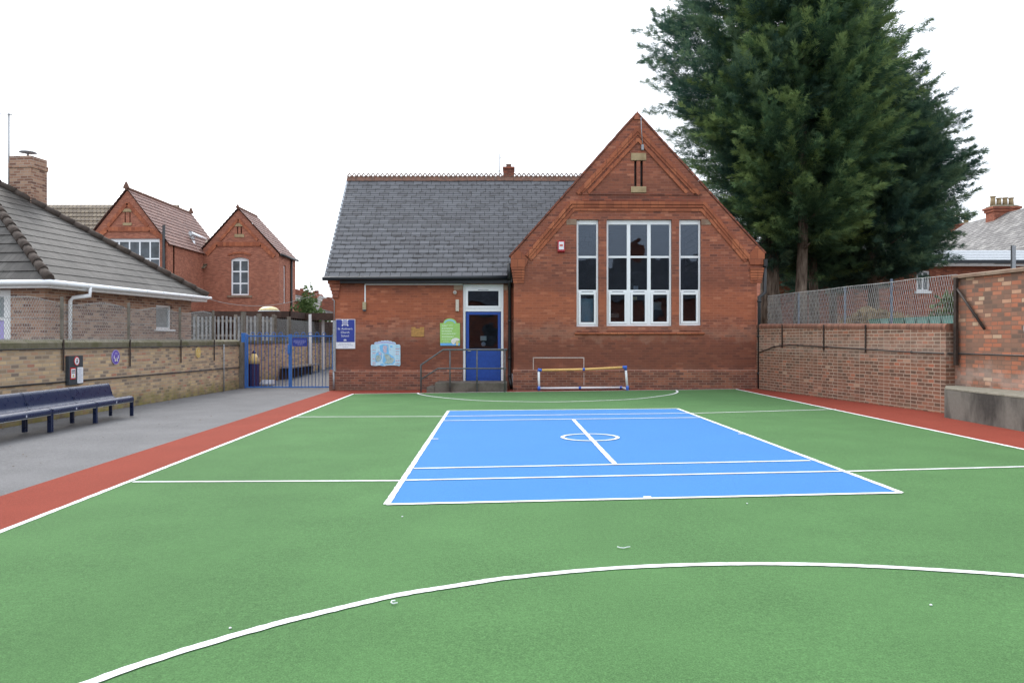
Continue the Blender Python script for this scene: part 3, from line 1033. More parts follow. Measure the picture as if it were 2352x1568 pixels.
def gable_window(a, b, c, d, ncol, name='window'):
    x0, x1 = gx(a) + 0.004, gx(b) - 0.004
    z0, z1 = gzv(d) + 0.004, gzv(c) - 0.004
    f = 0.055
    y0, y1 = YG + 0.09, YG + 0.16
    tr1, tr2 = gzv(589.5), gzv(667.5)
    m = MB()
    m.box(x0, x0 + f, y0, y1, z0, z1)
    m.box(x1 - f, x1, y0, y1, z0, z1)
    m.box(x0 + f, x1 - f, y0, y1, z1 - 0.135, z1)
    m.box(x0 + f, x1 - f, y0, y1, z0, z0 + 0.06)
    m.box(x0 + f, x1 - f, y0 + 0.004, y1, tr1 - 0.03, tr1 + 0.03)
    m.box(x0 + f, x1 - f, y0 + 0.004, y1, tr2 - 0.045, tr2 + 0.03)
    cw = (x1 - x0 - 2 * f) / ncol
    for k in range(1, ncol):
        xc = x0 + f + k * cw
        m.box(xc - 0.052, xc + 0.052, y0 + 0.002, y1, z0 + 0.06, z1 - 0.135)
    fr = m.build(name, M['white_upvc'], school, bevel=0.006)
    mz = 0.052
    for k in range(ncol):
        cx0 = x0 + f + k * cw + (mz if k else 0)
        cx1 = x0 + f + (k + 1) * cw - (mz if k < ncol - 1 else 0)
        for (pz0, pz1) in ((tr1 + 0.03, z1 - 0.135), (tr2 + 0.03, tr1 - 0.03)):
            m = MB()
            m.box(cx0, cx1, y0 + 0.035, y0 + 0.041, pz0, pz1)
            m.build('pane', M['glass'], fr)
        # opening light at the bottom
        m = MB()
        a0, a1, b0, b1 = cx0 + 0.004, cx1 - 0.004, z0 + 0.064, tr2 - 0.048
        g = 0.065
        m.box(a0, a0 + g, y0 - 0.018, y1 - 0.01, b0, b1)
        m.box(a1 - g, a1, y0 - 0.018, y1 - 0.01, b0, b1)
        m.box(a0 + g, a1 - g, y0 - 0.018, y1 - 0.01, b0, b0 + g)
        m.box(a0 + g, a1 - g, y0 - 0.018, y1 - 0.01, b1 - g, b1)
        m.build('casement', M['white_upvc'], fr, bevel=0.006)
        m = MB()
        m.box(a0 + g, a1 - g, y0 + 0.02, y0 + 0.026, b0 + g, b1 - g)
        m.build('pane', M['glass'], fr)
        m = MB()
        xm = (cx0 + cx1) / 2
        m.box(xm - 0.17, xm + 0.17, y0 - 0.012, y0 + 0.003, tr2 - 0.03, tr2 - 0.012)
        m.build('trickle_vent', M['grey_metal'], fr)
    return fr


gable_window(*WIN[0], 1)
gable_window(*WIN[1], 3)
gable_window(*WIN[2], 1)
# paper, board and a yellow strip for a lit lamp, seen through the lower lights
def sheet_box(name, mat, x0, x1, y, z0, z1, label, cat, group=None):
    m = MB()
    m.box(x0, x1, y, y + 0.01, z0, z1)
    return m.build(name, mat, label=label, category=cat, group=group)


sheet_box('poster', M['map_pale'], gx(1332), gx(1366), YG + 0.42, gzv(738), gzv(684), 'pale drawing standing behind the bottom pane of the left gable window', 'poster')
sheet_box('poster', M['paper'], gx(1504), gx(1532), YG + 0.9, gzv(709), gzv(690), 'white sheet behind the bottom right pane of the middle gable window', 'poster')
sheet_box('poster', M['sign_cream'], gx(1457), gx(1478), YG + 1.2, gzv(684), gzv(676), 'pale yellow strip coloured as a lit ceiling light, high inside the wide gable window', 'poster')  # no poster: yellow put in for the glow of a ceiling light
sheet_box('poster', M['lamp_cream'], gx(1402), gx(1436), YG + 1.4, gzv(726), gzv(716), 'long cream strip behind the bottom left pane of the wide gable window', 'poster')
sheet_box('notice', M['print_grey'], gx(1466), gx(1477), YG + 0.9, gzv(664), gzv(652), 'small grey sheet inside the middle of the wide gable window', 'notice')

# --- wing roof
mb = MB()
xl, xr = wx(748.5), gx(1178)
xr_top = gx(1463) - (gzv(262) - zr) / ((gzv(262) - gzv(590)) / (gx(1463) - gx(1171))) + 0.25
E0 = Vector((xl, YW - 0.2, wzv(637.5)))
E1 = Vector((xr + 0.02, YW - 0.2, wzv(633)))
mb.coursed(E0, Vector((gx(1173), YW - 0.2, wzv(635))), Vector((xr_top, 27.0, zr)), Vector((xl, 27.0, zr)), 23, 0.014)
mb.poly([(xl, 27.0, zr), (xr_top, 27.0, zr), (xr_top, 30.5, ze - 0.1), (xl, 30.5, ze - 0.1)])
mb.build('wing_roof', M['slate'], school, fixn=False)
# gable roof
mb = MB()
A0, A1 = Vector((gx(1463), YG + 0.36, gzv(266))), Vector((gx(1463), 33.3, gzv(266)))
for foot in (Vector((gx(1176), 0, gzv(594))), Vector((gx(1752), 0, gzv(588)))):
    mb.coursed(Vector((foot.x, YG + 0.36, foot.z)), Vector((foot.x, 33.3, foot.z)), A1, A0, 26, 0.012)
mb.build('gable_roof', M['slate'], school, fixn=False)
# verge board and ridge course
mb = MB()
mb.prism([(xl - 0.01, YW - 0.2, wzv(641)), (xl - 0.01, 27.0, zr - 0.05), (xl - 0.01, 27.0, zr + 0.02), (xl - 0.01, YW - 0.2, wzv(637))], (0.06, 0, 0))
mb.build('verge_board', M['lead'], school)
mb = MB()
n_cr = int((xr_top - xl) / 0.31)
for i in range(n_cr):
    a = xl + i * (xr_top - xl) / n_cr
    b = xl + (i + 1) * (xr_top - xl) / n_cr - 0.008
    j = random.uniform(-0.006, 0.006)
    mb.prism([(a, 26.86, zr - 0.11 + j), (a, 27.0, zr + 0.05 + j), (a, 27.14, zr - 0.11 + j), (a, 27.0, zr + 0.01 + j)], (b - a, 0, 0))
mb.build('ridge_tiles', M['ridge_clay'], school)
mb = MB()
nc = 53
pw = (xr_top - xl) / nc
for i in range(nc):
    cx = xl + (i + 0.5) * pw
    hole = [(cx + 0.036 * math.cos(2 * math.pi * k / 10), zr + 0.10 + 0.036 * math.sin(2 * math.pi * k / 10)) for k in range(10)]
    gap = 0.0
    h = pw / 2 - gap
    prof = [(cx - h, zr + 0.02), (cx + h, zr + 0.02), (cx + h, zr + 0.085), (cx + h * 0.75, zr + 0.125), (cx + 0.03, zr + 0.165), (cx, zr + 0.175), (cx - 0.03, zr + 0.165), (cx - h * 0.75, zr + 0.125), (cx - h, zr + 0.085)]
    mb.slab(prof, [hole], (0, 26.98, 0), (1, 0, 0), (0, 0, 1), (0, 0.04, 0))
mb.build('ridge_cresting', M['ridge_clay'], school)

# gutters, fascia, downpipes
mb = MB()
mb.tube([(wx(746), YW - 0.27, wzv(641.5)), (gx(1173), YW - 0.27, wzv(638.5))], 0.062, 10)
mb.build('gutter', M['gutter_black'], school)
mb = MB()
mb.box(wx(784), gx(1172), YW - 0.2, YW - 0.01, wzv(651), wzv(642))
mb.build('fascia', M['gutter_black'], school)
mb = MB()
xp = wx(1171)
mb.tube([(xp, YW - 0.25, wzv(642)), (xp, YW - 0.25, wzv(650)), (xp, YW - 0.12, wzv(662)), (xp, YW - 0.12, 0.35), (xp + 0.03, YW - 0.16, 0.18), (xp + 0.05, YW - 0.22, 0.06)], 0.052, 10)
for v in (655, 735, 820, 858): mb.tube([(xp, YW - 0.12, wzv(v)), (xp, YW - 0.12, wzv(v + 5))], 0.066, 10)
mb.build('downpipe', M['black_iron'], school)
mb = MB()
xp2 = gx(1741)
mb.box(gx(1752), gx(1760), YG - 0.12, YG + 0.1, gzv(612), gzv(596))
mb.tube([(gx(1756), YG - 0.02, gzv(606)), (gx(1756), YG - 0.02, gzv(672)), (xp2, YG - 0.11, gzv(683)), (xp2, YG - 0.11, gzv(700)), (xp2, YG - 0.11, 0.06)], 0.05, 10)
for v in (690, 770, 855): mb.tube([(xp2, YG - 0.11, gzv(v)), (xp2, YG - 0.11, gzv(v + 5))], 0.064, 10)
mb.build('downpipe', M['black_iron'], school)
mb = MB()
mb.tube([(wx(1176.5), YW - 0.05, wzv(857)), (wx(1178), YW - 0.05, 0.02)], 0.022, 8)
mb.build('waste_pipe', M['white_upvc'], school)
mb = MB()
mb.box(gx(1173), gx(1176.5), YG + 0.1, YG + 0.2, gzv(648), gzv(595))
mb.tube([(gx(1170.5), YG + 0.12, gzv(604)), (gx(1170.5), YG + 0.12, gzv(640))], 0.07, 8)
mb.build('rainwater_hopper', M['black_iron'], school)
# lead valley flashing
# chimney on the far slope
mb = MB()
kx = lambda u: (u - CU) * 28.2 / FPX
kz = lambda v: EYE + (CV - v) * 28.2 / FPX
mb.box(kx(1156), kx(1181), 27.9, 28.5, kz(420), kz(388))
mb.box(kx(1155), kx(1182), 27.87, 28.53, kz(391.5), kz(387.5))
ch = mb.build('chimney', M['brick_dark'], school, bevel=0.01)
mb = MB()
mb.lathe((kx(1168.5), 28.2, kz(389)), [(0.10, 0), (0.095, 0.1), (0.085, 0.13), (0.10, 0.155), (0.10, 0.17)], 14)
mb.build('chimney_pot', M['ridge_clay'], ch)

# --- the door: white frame, transom light, blue leaf
yd = YW + 0.07
door = None
m = MB()
f = 0.075
tz0, tz1 = wzv(716), wzv(704)
m.box(dx0 + 0.003, dx0 + f, yd, yd + 0.09, dbot, dtop - 0.003)
m.box(dx1 - f, dx1 - 0.003, yd, yd + 0.09, dbot, dtop - 0.003)
m.box(dx0 + f, dx1 - f, yd, yd + 0.09, wzv(662), dtop - 0.003)
m.box(dx0 + f, dx1 - f, yd, yd + 0.09, wzv(715), wzv(708))
m.box(dx0 + f, dx1 - f, yd + 0.004, yd + 0.09, dbot, dbot + 0.02)
frame = m.build('door_frame', M['white_upvc'], school, bevel=0.006)
m = MB()
a0, a1, b0, b1 = dx0 + f + 0.003, dx1 - f - 0.003, wzv(708) + 0.003, wzv(662) - 0.003
g_w = 0.075
m.box(a0, a0 + g_w, yd - 0.015, yd + 0.06, b0, b1)
m.box(a1 - g_w, a1, yd - 0.015, yd + 0.06, b0, b1)
m.box(a0 + g_w, a1 - g_w, yd - 0.015, yd + 0.06, b0, b0 + g_w)
m.box(a0 + g_w, a1 - g_w, yd - 0.015, yd + 0.06, b1 - g_w, b1)
m.build('transom_casement', M['white_upvc'], frame, bevel=0.006)
m = MB()
m.box(a0 + g_w, a1 - g_w, yd + 0.02, yd + 0.026, b0 + g_w, b1 - g_w)
m.build('transom_pane', M['glass'], frame)
m = MB()
m.box(wx(1098), wx(1122), yd - 0.02, yd - 0.002, wzv(666.5), wzv(664.8))
m.build('trickle_vent', M['grey_metal'], frame)
m = MB()
lx0, lx1 = wx(1070.3), wx(1149.6)
gx0, gx1, gz0, gz1 = wx(1077), wx(1143.5), wzv(800.5), wzv(722.4)
front(m, rectl(lx0, lx1, dbot + 0.024, wzv(716)), [rectl(gx0, gx1, gz0, gz1)], yd + 0.012, 0.05)
leaf = m.build('door', M['door_blue'], school, bevel=0.004)
m = MB()
for (q0, q1, r0, r1) in ((gx0, gx1, dbot + 0.09, dbot + 0.1), ):
    pass
px0, px1, pz0, pz1 = wx(1077), wx(1143.5), wzv(869), wzv(815)
t_ = 0.018
m.box(px0, px1, yd + 0.004, yd + 0.0135, pz1 - t_, pz1)
m.box(px0, px1, yd + 0.004, yd + 0.0135, pz0, pz0 + t_)
m.box(px0, px0 + t_, yd + 0.004, yd + 0.0135, pz0 + t_, pz1 - t_)
m.box(px1 - t_, px1, yd + 0.004, yd + 0.0135, pz0 + t_, pz1 - t_)
m.build('door_moulding', M['door_blue'], leaf)
m = MB()
m.box(gx0, gx1, yd + 0.03, yd + 0.036, gz0, gz1)
m.build('door_pane', M['glass'], leaf)
m = MB()
m.tube([(wx(1075), yd + 0.01, wzv(806)), (wx(1075), yd - 0.05, wzv(806)), (wx(1082), yd - 0.05, wzv(806))], 0.011, 8)
m.build('door_handle', M['grey_metal'], leaf)
sheet_box('notice', M['paper'], wx(1103), wx(1117), yd + 0.075, wzv(782), wzv(771.5), 'pale square notice stuck inside the glass of the blue door', 'notice')
m = MB()
m.lathe((wx(1110), yd + 0.075, wzv(790)), [(0.068, 0), (0.068, 0.006), (0.045, 0.008)], 20, axis='y')
m.build('round_sticker', M['print_grey'], label='round grey sticker inside the blue door glass, below the square notice', category='sticker')
# stone lintel over the door
for a, b in ((wx(1042.5), dx0 - 0.003), (dx1 + 0.003, wx(1166))):
    mb = MB()
    mb.box(a, b, YW - 0.015, YW + 0.1, wzv(666), wzv(654))
    mb.build('door_lintel', M['limestone'], school)

# faded painted goal outline on the brick, conduit down the gable top
mb = MB()
yb = YG - 0.004
mb.box(gx(1224), gx(1342), yb, YG - 0.001, gzv(822.5), gzv(820))
mb.box(gx(1224), gx(1226), yb, YG - 0.001, gzv(850), gzv(822.6))
mb.box(gx(1340), gx(1342), yb, YG - 0.001, gzv(850), gzv(822.6))
mb.box(gx(1340), gx(1341.6), YG - 0.054, YG - 0.051, gzv(884), gzv(855))
mb.build('painted_goal_outline', M['painted_line'], school)
mb = MB()
mb.tube([(gx(1471), YG - 0.09, gzv(272)), (gx(1472), YG - 0.09, gzv(300)), (gx(1475), YG - 0.07, gzv(335))], 0.012, 6)
mb.box(gx(1472.3), gx(1477.5), YG - 0.09, YG - 0.002, gzv(346), gzv(334))
mb.build('cable_box', M['grey_metal'], school)

# ------------------------------------------------------------------ step and handrail
def poly_prism(m, pts, z0, z1):
    m.prism([(x, y, z0) for x, y in pts], (0, 0, z1 - z0))
    return m


mb = MB()
ys0 = YW - 1.25
sx0, sx1 = wx(1000) * 0.955, wx(1164.5) * 0.96
mb.box(sx0, sx1, ys0, YW - 0.065, -0.12, 0.255)
mb.box(sx0 - 0.24, sx0 - 0.004, ys0 + 0.02, YW - 0.065, -0.12, 0.125)
mb.build('door_step', M['step_stone'], label='grey concrete step and landing below the blue door', category='step', bevel=0.015)

rail = thing('handrail', (wx(1060), ys0, 0), 'grey tubular handrail with two rails beside the step of the blue door', 'handrail')
yR = YW - 1.32
kr = yR / FPX
rx = lambda u: (u - CU) * kr
rz = lambda v: EYE + (CV - v) * kr
mb = MB()
mb.tube([(rx(967), yR, gz(-2.6)), (rx(967), yR, rz(838)), (rx(1018), yR, rz(803)), (rx(1163), yR, rz(803)), (rx(1163), YW - 0.02, rz(803))], 0.024, 10)
mb.build('top_rail', M['rail_grey'], rail)
mb = MB()
mb.tube([(rx(967), yR, rz(871)), (rx(1006), yR, rz(846)), (rx(1163), yR, rz(846))], 0.021, 10)
mb.build('lower_rail', M['rail_grey'], rail)
for u in (1033.6, 1095.7, 1159.6):
    mb = MB()
    mb.tube([(rx(u), yR, 0.0), (rx(u), yR, rz(803))], 0.022, 10)
    mb.build('post', M['rail_grey'], rail)

# ================================================================== SIGNS AND FITTINGS ON THE FACADE
yS = YW - 0.03


def wall_lines(m, rows, y, kx_, kz_):
    for (u0, u1, v) in rows:
        u = u0
        while u < u1 - 1:
            e = min(u1, u + random.uniform(2.0, 5.5))
            m.box(kx_(u), kx_(e), y - 0.003, y, kz_(v + 0.75), kz_(v - 0.75))
            u = e + random.uniform(0.7, 1.3)


sg = thing('school_sign', (wx(794), yS, wzv(800)), 'tall blue sign reading St. Andrew\'s Church School with a white foot panel', 'sign')
mb = MB(); mb.box(wx(772), wx(816.2), yS, YW - 0.002, wzv(800.5), wzv(733)); mb.build('sign_board', M['sign_white'], sg)
mb = MB(); mb.box(wx(773), wx(815.2), yS - 0.004, yS - 0.0005, wzv(785.5), wzv(734)); mb.build('blue_panel', M['sign_blue'], sg)
cxm = wx(793.3)
mb = MB()
mb.lathe((cxm, yS - 0.012, wzv(741)), [(wx(1182.6), 0), (wx(1182.6), 0.007)], 28, axis='y')
for a in (45, 135):
    d = Vector((math.cos(R(a)), 0, math.sin(R(a))))
    n_ = Vector((-d.z, 0, d.x))
    mb.obox((cxm, yS - 0.007, wzv(741)), d * 0.135, Vector((0, 0.0022, 0)), n_ * 0.013)
    for s in (1, -1):
        mb.obox(Vector((cxm, yS - 0.0075, wzv(741))) + d * 0.118 * s, d * 0.018, Vector((0, 0.0022, 0)), n_ * 0.02)
crest = mb.build('crest', M['sign_white'], sg)
mb = MB()
mb.lathe((cxm, yS - 0.015, wzv(741)), [(0.078, 0), (0.078, 0.003)], 28, axis='y')
mb.build('crest_disc', M['sign_lilac'], crest)
mb = MB()
pts = []
for k in range(16):
    r_ = 0.058 if k % 2 == 0 else 0.034
    pts.append((cxm + r_ * math.cos(k * math.pi / 8), yS - 0.018, wzv(741) + r_ * math.sin(k * math.pi / 8)))
mb.prism(pts, (0, 0.003, 0)); mb.build('crest_rosette', M['print_grey'], crest)
mb = MB(); mb.lathe((cxm, yS - 0.021, wzv(741)), [(0.017, 0), (0.017, 0.003)], 14, axis='y'); mb.build('crest_centre', M['sign_blue'], crest)
for body, v, s in (("St. Andrew's", 755, 0.088), ("Church", 763.2, 0.088), ("School", 771.3, 0.088)):
    text_mesh('lettering', body, s, (cxm, yS - 0.006, wzv(v)), (1, 0, 0), (0, 0, 1), M['sign_white'], sg)
mb = MB()
# small white emblem of leaves
for a, L in ((90, 0.05), (38, 0.055), (142, 0.055), (5, 0.045), (175, 0.045)):
    d = Vector((math.cos(R(a)), 0, math.sin(R(a))))
    n_ = Vector((-d.z, 0, d.x))
    o_ = Vector((cxm, yS - 0.008, wzv(782)))
    mb.prism([o_, o_ + d * L * 0.55 + n_ * 0.017, o_ + d * L, o_ + d * L * 0.55 - n_ * 0.017], (0, 0.004, 0))
mb.build('emblem', M['sign_white'], sg)
mb = MB()
wall_lines(mb, [(780, 808, 789), (777, 811, 792.5), (788, 800, 797)], yS - 0.001, wx, wzv)
mb.build('small_print', M['print_grey'], sg)

mb = MB()
mb.box(wx(765.6), wx(772) - 0.004, YW - 0.07, YW - 0.002, wzv(853), wzv(736))
mb.tube([(wx(768), YW - 0.09, wzv(854)), (wx(768.5), YW - 0.09, 0.0)], 0.028, 8)
mb.tube([(wx(768.5), YW - 0.04, wzv(738)), (wx(768.5), YW - 0.04, wzv(690)), (wx(764), YW - 0.04, wzv(687))], 0.014, 8)
mb.build('corner_pipe', M['grey_metal'], label='grey boxed pipe at the left corner of the brick wing, beside the blue school sign', category='pipe')

mp = thing('map_board', (wx(886), yS, wzv(840)), 'pale blue map board with a scalloped lilac top, low on the brick wing', 'sign')
outl = [(853.5, 839), (852.2, 836), (852, 794), (854, 791), (860.5, 791), (860.5, 786.5), (864, 785), (868, 785.2), (870, 783.6), (874, 784), (877, 782.2), (881, 782.8), (884, 781.6), (888, 782.4), (891, 781.8), (895, 783), (898, 783), (901, 785), (905, 785), (909, 787), (909.5, 791), (917.5, 791), (919.8, 793.5), (920, 837.5), (918, 840.3), (908, 839), (898, 838.6), (889, 839), (884, 840.5), (878, 840), (872, 839), (863, 840)]
mb = MB(); front(mb, [(wx(u), wzv(v)) for u, v in outl], [], yS, 0.026); mb.build('board', M['map_pale'], mp)
mb = MB(); front(mb, [(wx(u), wzv(v)) for u, v in [(861.5, 790), (861.5, 787), (866, 786.3), (872, 784.8), (880, 783.8), (888, 783.6), (896, 784.4), (903, 786.4), (908.5, 788.4), (908.5, 790.6), (898, 788.8), (886, 787.8), (873, 788.6)]], [], yS - 0.003, 0.003); mb.build('banner', M['map_lilac'], mp)
mb = MB()
for pl in ([(872, 793), (880, 790.5), (892, 791.5), (893, 802), (894, 812), (906, 820), (908, 830), (903, 836), (885, 837), (879, 831), (880, 822), (882, 812), (874, 806)],
           [(864, 812), (870, 806), (878, 811), (878, 822), (874, 829), (864, 832), (862, 824)], [(873, 836), (878, 834), (883, 836.5), (881, 839.3), (874, 839)], [(896, 793.5), (902, 793.5), (902, 798), (897, 797.5)]):
    front(mb, [(wx(u), wzv(v)) for u, v in pl], [], yS - 0.003, 0.003)
mb.build('sea_tint', M['map_sea'], mp)
mb = MB()
for pl in ([(882.5, 812), (888, 812.5), (893, 814), (899, 821), (905, 822), (905.5, 828), (901, 834), (891, 835), (883, 834), (888, 827), (885, 821)], [(865, 816), (870.5, 815), (876, 818), (876.5, 824), (871, 830), (864.5, 829.5), (863.8, 822)]):
    front(mb, [(wx(u), wzv(v)) for u, v in pl], [], yS - 0.006, 0.003)
mb.build('land', M['map_land'], mp)
mb = MB()
for pl in ([(880.5, 793.5), (887, 792.5), (890.5, 797), (888, 802.5), (889, 808), (886, 811), (882, 809), (880, 802)], [(870, 808.5), (875.5, 810), (877, 815.5), (871, 814.3)]):
    front(mb, [(wx(u), wzv(v)) for u, v in pl], [], yS - 0.006, 0.003)
mb.build('northern_land', M['map_pink'], mp)
mb = MB()
wall_lines(mb, [(856, 863, v) for v in (803, 811, 824, 832.5, 837)] + [(909, 918, v) for v in (801, 807.5, 813, 828, 835)], yS - 0.001, wx, wzv)
mb.build('place_names', M['map_red'], mp)
mb = MB()
wall_lines(mb, [(855, 864, v) for v in (795, 799, 807, 815, 819, 828)] + [(910, 918, v) for v in (794.5, 798, 804.5, 817, 822, 832, 838)], yS - 0.001, wx, wzv)
mb.build('place_names', M['map_teal'], mp)
mb = MB()
for k in range(24):
    u, v = random.choice([(random.uniform(881, 890), random.uniform(793, 810)), (random.uniform(884, 904), random.uniform(814, 834)), (random.uniform(865, 876), random.uniform(809, 828))])
    r_ = random.uniform(0.4, 1.0)
    mb.box(wx(u), wx(u + r_), yS - 0.009, yS - 0.0062, wzv(v + r_), wzv(v))
for (u, v) in ((869, 797), (868, 806), (891, 792), (896, 801.5)):
    mb.box(wx(u), wx(u + 2.6), yS - 0.009, yS - 0.0002, wzv(v + 2), wzv(v))
mb.build('map_symbols', M['print_grey'], mp)

gs = thing('green_sign', (wx(1034), yS, wzv(794)), 'lime green sign with an arched top and blue foot, left of the blue door', 'sign')
arch = [(1011.3, 793.7), (1011, 742), (1018, 742)] + [(1033.6 - 15 * math.cos(t), 742 - 11 * math.sin(t)) for t in [math.pi * k / 12 for k in range(0, 13)]] + [(1056.6, 742), (1056.6, 793.7)]
mb = MB(); front(mb, [(wx(u), wzv(v)) for u, v in arch], [], yS, 0.026); mb.build('board', M['sign_green'], gs)
mb = MB(); mb.box(wx(1011.6), wx(1056.2), yS - 0.003, yS - 0.0004, wzv(793.4), wzv(787.6)); mb.build('blue_foot', M['sign_sky'], gs)
mb = MB()
arc_o = [(1033.6 - 13.2 * math.cos(t), 743 - 9.6 * math.sin(t)) for t in [math.pi * (k + .5) / 12 for k in range(0, 12)]]
arc_i = [(1033.6 - 10.6 * math.cos(t), 743.4 - 6.6 * math.sin(t)) for t in [math.pi * (k + .5) / 12 for k in range(0, 12)]]
front(mb, [(wx(u), wzv(v)) for u, v in arc_o + arc_i[::-1]], [], yS - 0.003, 0.003); mb.build('arched_heading', M['map_teal'], gs)
mb = MB()
wall_lines(mb, [(1016, 1042, 747), (1016, 1027, 749), (1015, 1041, 753.2), (1015, 1041, 755), (1015, 1038, 759.5), (1015, 1039, 761), (1015, 1048, 765.5), (1015, 1046, 767.5), (1015, 1043, 772.5), (1015, 1040, 774), (1015, 1037, 779), (1018, 1032, 784)], yS - 0.001, wx, wzv)
mb.build('verse_lines', M['sign_pale_green'], gs)
mb = MB()
cr = [(1036, 785), (1036.5, 781), (1040, 777.5), (1045, 775.5), (1050, 776), (1055, 778), (1056, 781.5), (1050, 783), (1048.5, 782.5), (1046.5, 786), (1043, 790.5), (1041, 791), (1038.5, 788)]
front(mb, [(wx(u), wzv(v)) for u, v in cr], [], yS - 0.006, 0.003); mb.build('painted_crown', M['paper'], gs)
mb = MB(); front(mb, [(wx(u), wzv(v)) for u, v in [(1047, 785), (1050.5, 783.5), (1053.5, 784), (1052.5, 793), (1047.5, 793.3)]], [], yS - 0.006, 0.003); mb.build('painted_trunk', M['sign_cream'], gs)

mb = MB()
front(mb, [(wx(u), wzv(v)) for u, v in [(945, 772), (945, 751), (954, 751), (955.5, 754.5), (963.5, 754.5), (965, 751), (974.5, 751), (974.5, 772), (968, 773.2), (951, 773.4)]], [], YW - 0.016, 0.014)
mb.build('brass_plaque', M['brass'], label='dull brass plaque on the brick wing, between the map board and the green sign', category='plaque', bevel=0.004)

for (u0, u1, v0, v1, mat, nm, lab, capd) in ((833.8, 841.6, 693.7, 714.6, 'lamp_beige', 'wall_lamp', 'narrow beige wall lamp at the foot of the white conduit on the brick wing', 1),
                                            (1047, 1054.5, 688, 714.6, 'lamp_cream', 'wall_lamp', 'slim cream wall lamp beside the white door frame', 0)):
    L_ = thing(nm, (wx((u0 + u1) / 2), YW - 0.06, wzv(v1)), lab, 'lamp')
    mb = MB(); mb.box(wx(u0), wx(u1), YW - 0.09, YW - 0.002, wzv(v1 - (3.5 if capd else 0)), wzv(v0)); mb.build('housing', M[mat], L_, bevel=0.008)
    if capd:
        mb = MB(); mb.box(wx(u0 + 0.5), wx(u1 - 0.5), YW - 0.085, YW - 0.002, wzv(v1), wzv(v1 - 3.6)); mb.build('sensor', M['ink'], L_)
mb = MB()
mb.box(wx(838.2), wx(1063), YW - 0.026, YW - 0.002, wzv(654.4), wzv(652.0))
mb.box(wx(837.6), wx(840.4), YW - 0.03, YW - 0.002, wzv(694), wzv(654.5))
mb.build('conduit', M['white_upvc'], label='white conduit running under the gutter of the brick wing and down to a lamp', category='conduit')
sp = thing('round_lamp', (wx(1045), YW - 0.05, wzv(677)), 'small round grey bulkhead lamp on the brick above the cream lamp', 'lamp')
mb = MB(); mb.lathe((wx(1045), YW - 0.06, wzv(672)), [(0.035, -0.012), (0.055, 0.0), (0.058, 0.055)], 18, axis='y'); mb.build('body', M['lamp_cream'], sp)
mb = MB(); mb.lathe((wx(1045), YW - 0.08, wzv(672)), [(0.022, -0.002), (0.03, 0.008)], 14, axis='y'); mb.build('lens', M['grey_metal'], sp)

al = thing('alarm_box', (gx(1288), YG - 0.05, gzv(581)), 'red and white alarm box on the gable brick, left of the left window', 'alarm box')
mb = MB(); mb.prism([(gx(1280.5), YG - 0.002, gzv(581)), (gx(1280.5), YG - 0.10, gzv(577.5)), (gx(1280.5), YG - 0.10, gzv(556)), (gx(1280.5), YG - 0.002, gzv(552.5))], (gx(1296.6) - gx(1280.5), 0, 0)); mb.build('housing', M['alarm_red'], al, bevel=0.006)
mb = MB(); mb.box(gx(1283.2), gx(1294.5), YG - 0.108, YG - 0.1005, gzv(574), gzv(556.5)); pl_ = mb.build('white_panel', M['sign_white'], al)
mb = MB(); mb.box(gx(1285), gx(1292.5), YG - 0.111, YG - 0.1085, gzv(567), gzv(562)); mb.build('panel_print', M['sign_pink_red'], al)

# ================================================================== SMALL FOOTBALL GOAL LEANING AT THE WALL
yg0 = 22.98
kg = yg0 / FPX
ux = lambda u: (u - CU) * kg
uz = lambda v: EYE + (CV - v) * kg
goal = thing('football_goal', (ux(1338), yg0, 0), 'small white plastic football goal with a sagging yellow crossbar and blue joints, against the gable', 'goal')
TLp, TRp = Vector((ux(1237.5), yg0 + 0.06, uz(850))), Vector((ux(1437), yg0 + 0.02, uz(843)))
MID = Vector((ux(1341), yg0 + 0.05, uz(848.2)))
BLp, BRp = Vector((ux(1238), yg0, gz(0.8) + 0.04)), Vector((ux(1441), yg0, gz(3.3) + 0.04))
rb = 0.035
mb = MB(); mb.tube([TLp, MID, TRp], rb, 12); mb.build('crossbar', M['goal_yellow'], goal)
for a, b in ((TLp, BLp), (TRp, BRp)):
    mb = MB(); mb.tube([a, b], rb, 12); mb.build('upright', M['goal_white'], goal)
bl2, br2 = Vector((ux(1238), yg0 + 0.05, BLp.z + 0.02)), Vector((ux(1432), YG - 0.1, BRp.z + 0.02))
mb = MB(); mb.tube([Vector((bl2.x, yg0 + 0.22, bl2.z)), br2], rb * 0.95, 12); mb.build('ground_bar', M['goal_white'], goal)
mb = MB(); mb.tube([br2, BRp], rb * 0.95, 12); mb.tube([BLp, (bl2.x, yg0 + 0.22, bl2.z)], rb * 0.95, 12); mb.build('side_bar', M['goal_white'], goal)
dM = (TRp - MID).normalized()
gm = Vector(((bl2.x + br2.x) / 2 - 0.02, (yg0 + 0.22 + br2.y) / 2, (bl2.z + br2.z) / 2))
dG = (br2 - Vector((bl2.x, yg0 + 0.22, bl2.z))).normalized()
for segs in ([TLp + Vector((0.09, 0, 0)), TLp, TLp - Vector((0, 0, 0.03))], [TRp - dM * 0.09, TRp, TRp - Vector((0, 0.0, 0.09))], [MID - Vector((0.035, 0, 0)), MID + dM * 0.035],
             [BLp + Vector((0, 0, 0.09)), BLp - Vector((0, 0, 0.03))], [BRp + Vector((0, 0, 0.09)), BRp - Vector((0, 0, 0.035))], [gm - dG * 0.035, gm + dG * 0.035], [br2 - dG * 0.06, br2 + dG * 0.02]):
    mb = MB(); mb.tube(segs, rb * 1.22, 12); mb.build('joint', M['goal_blue'], goal)

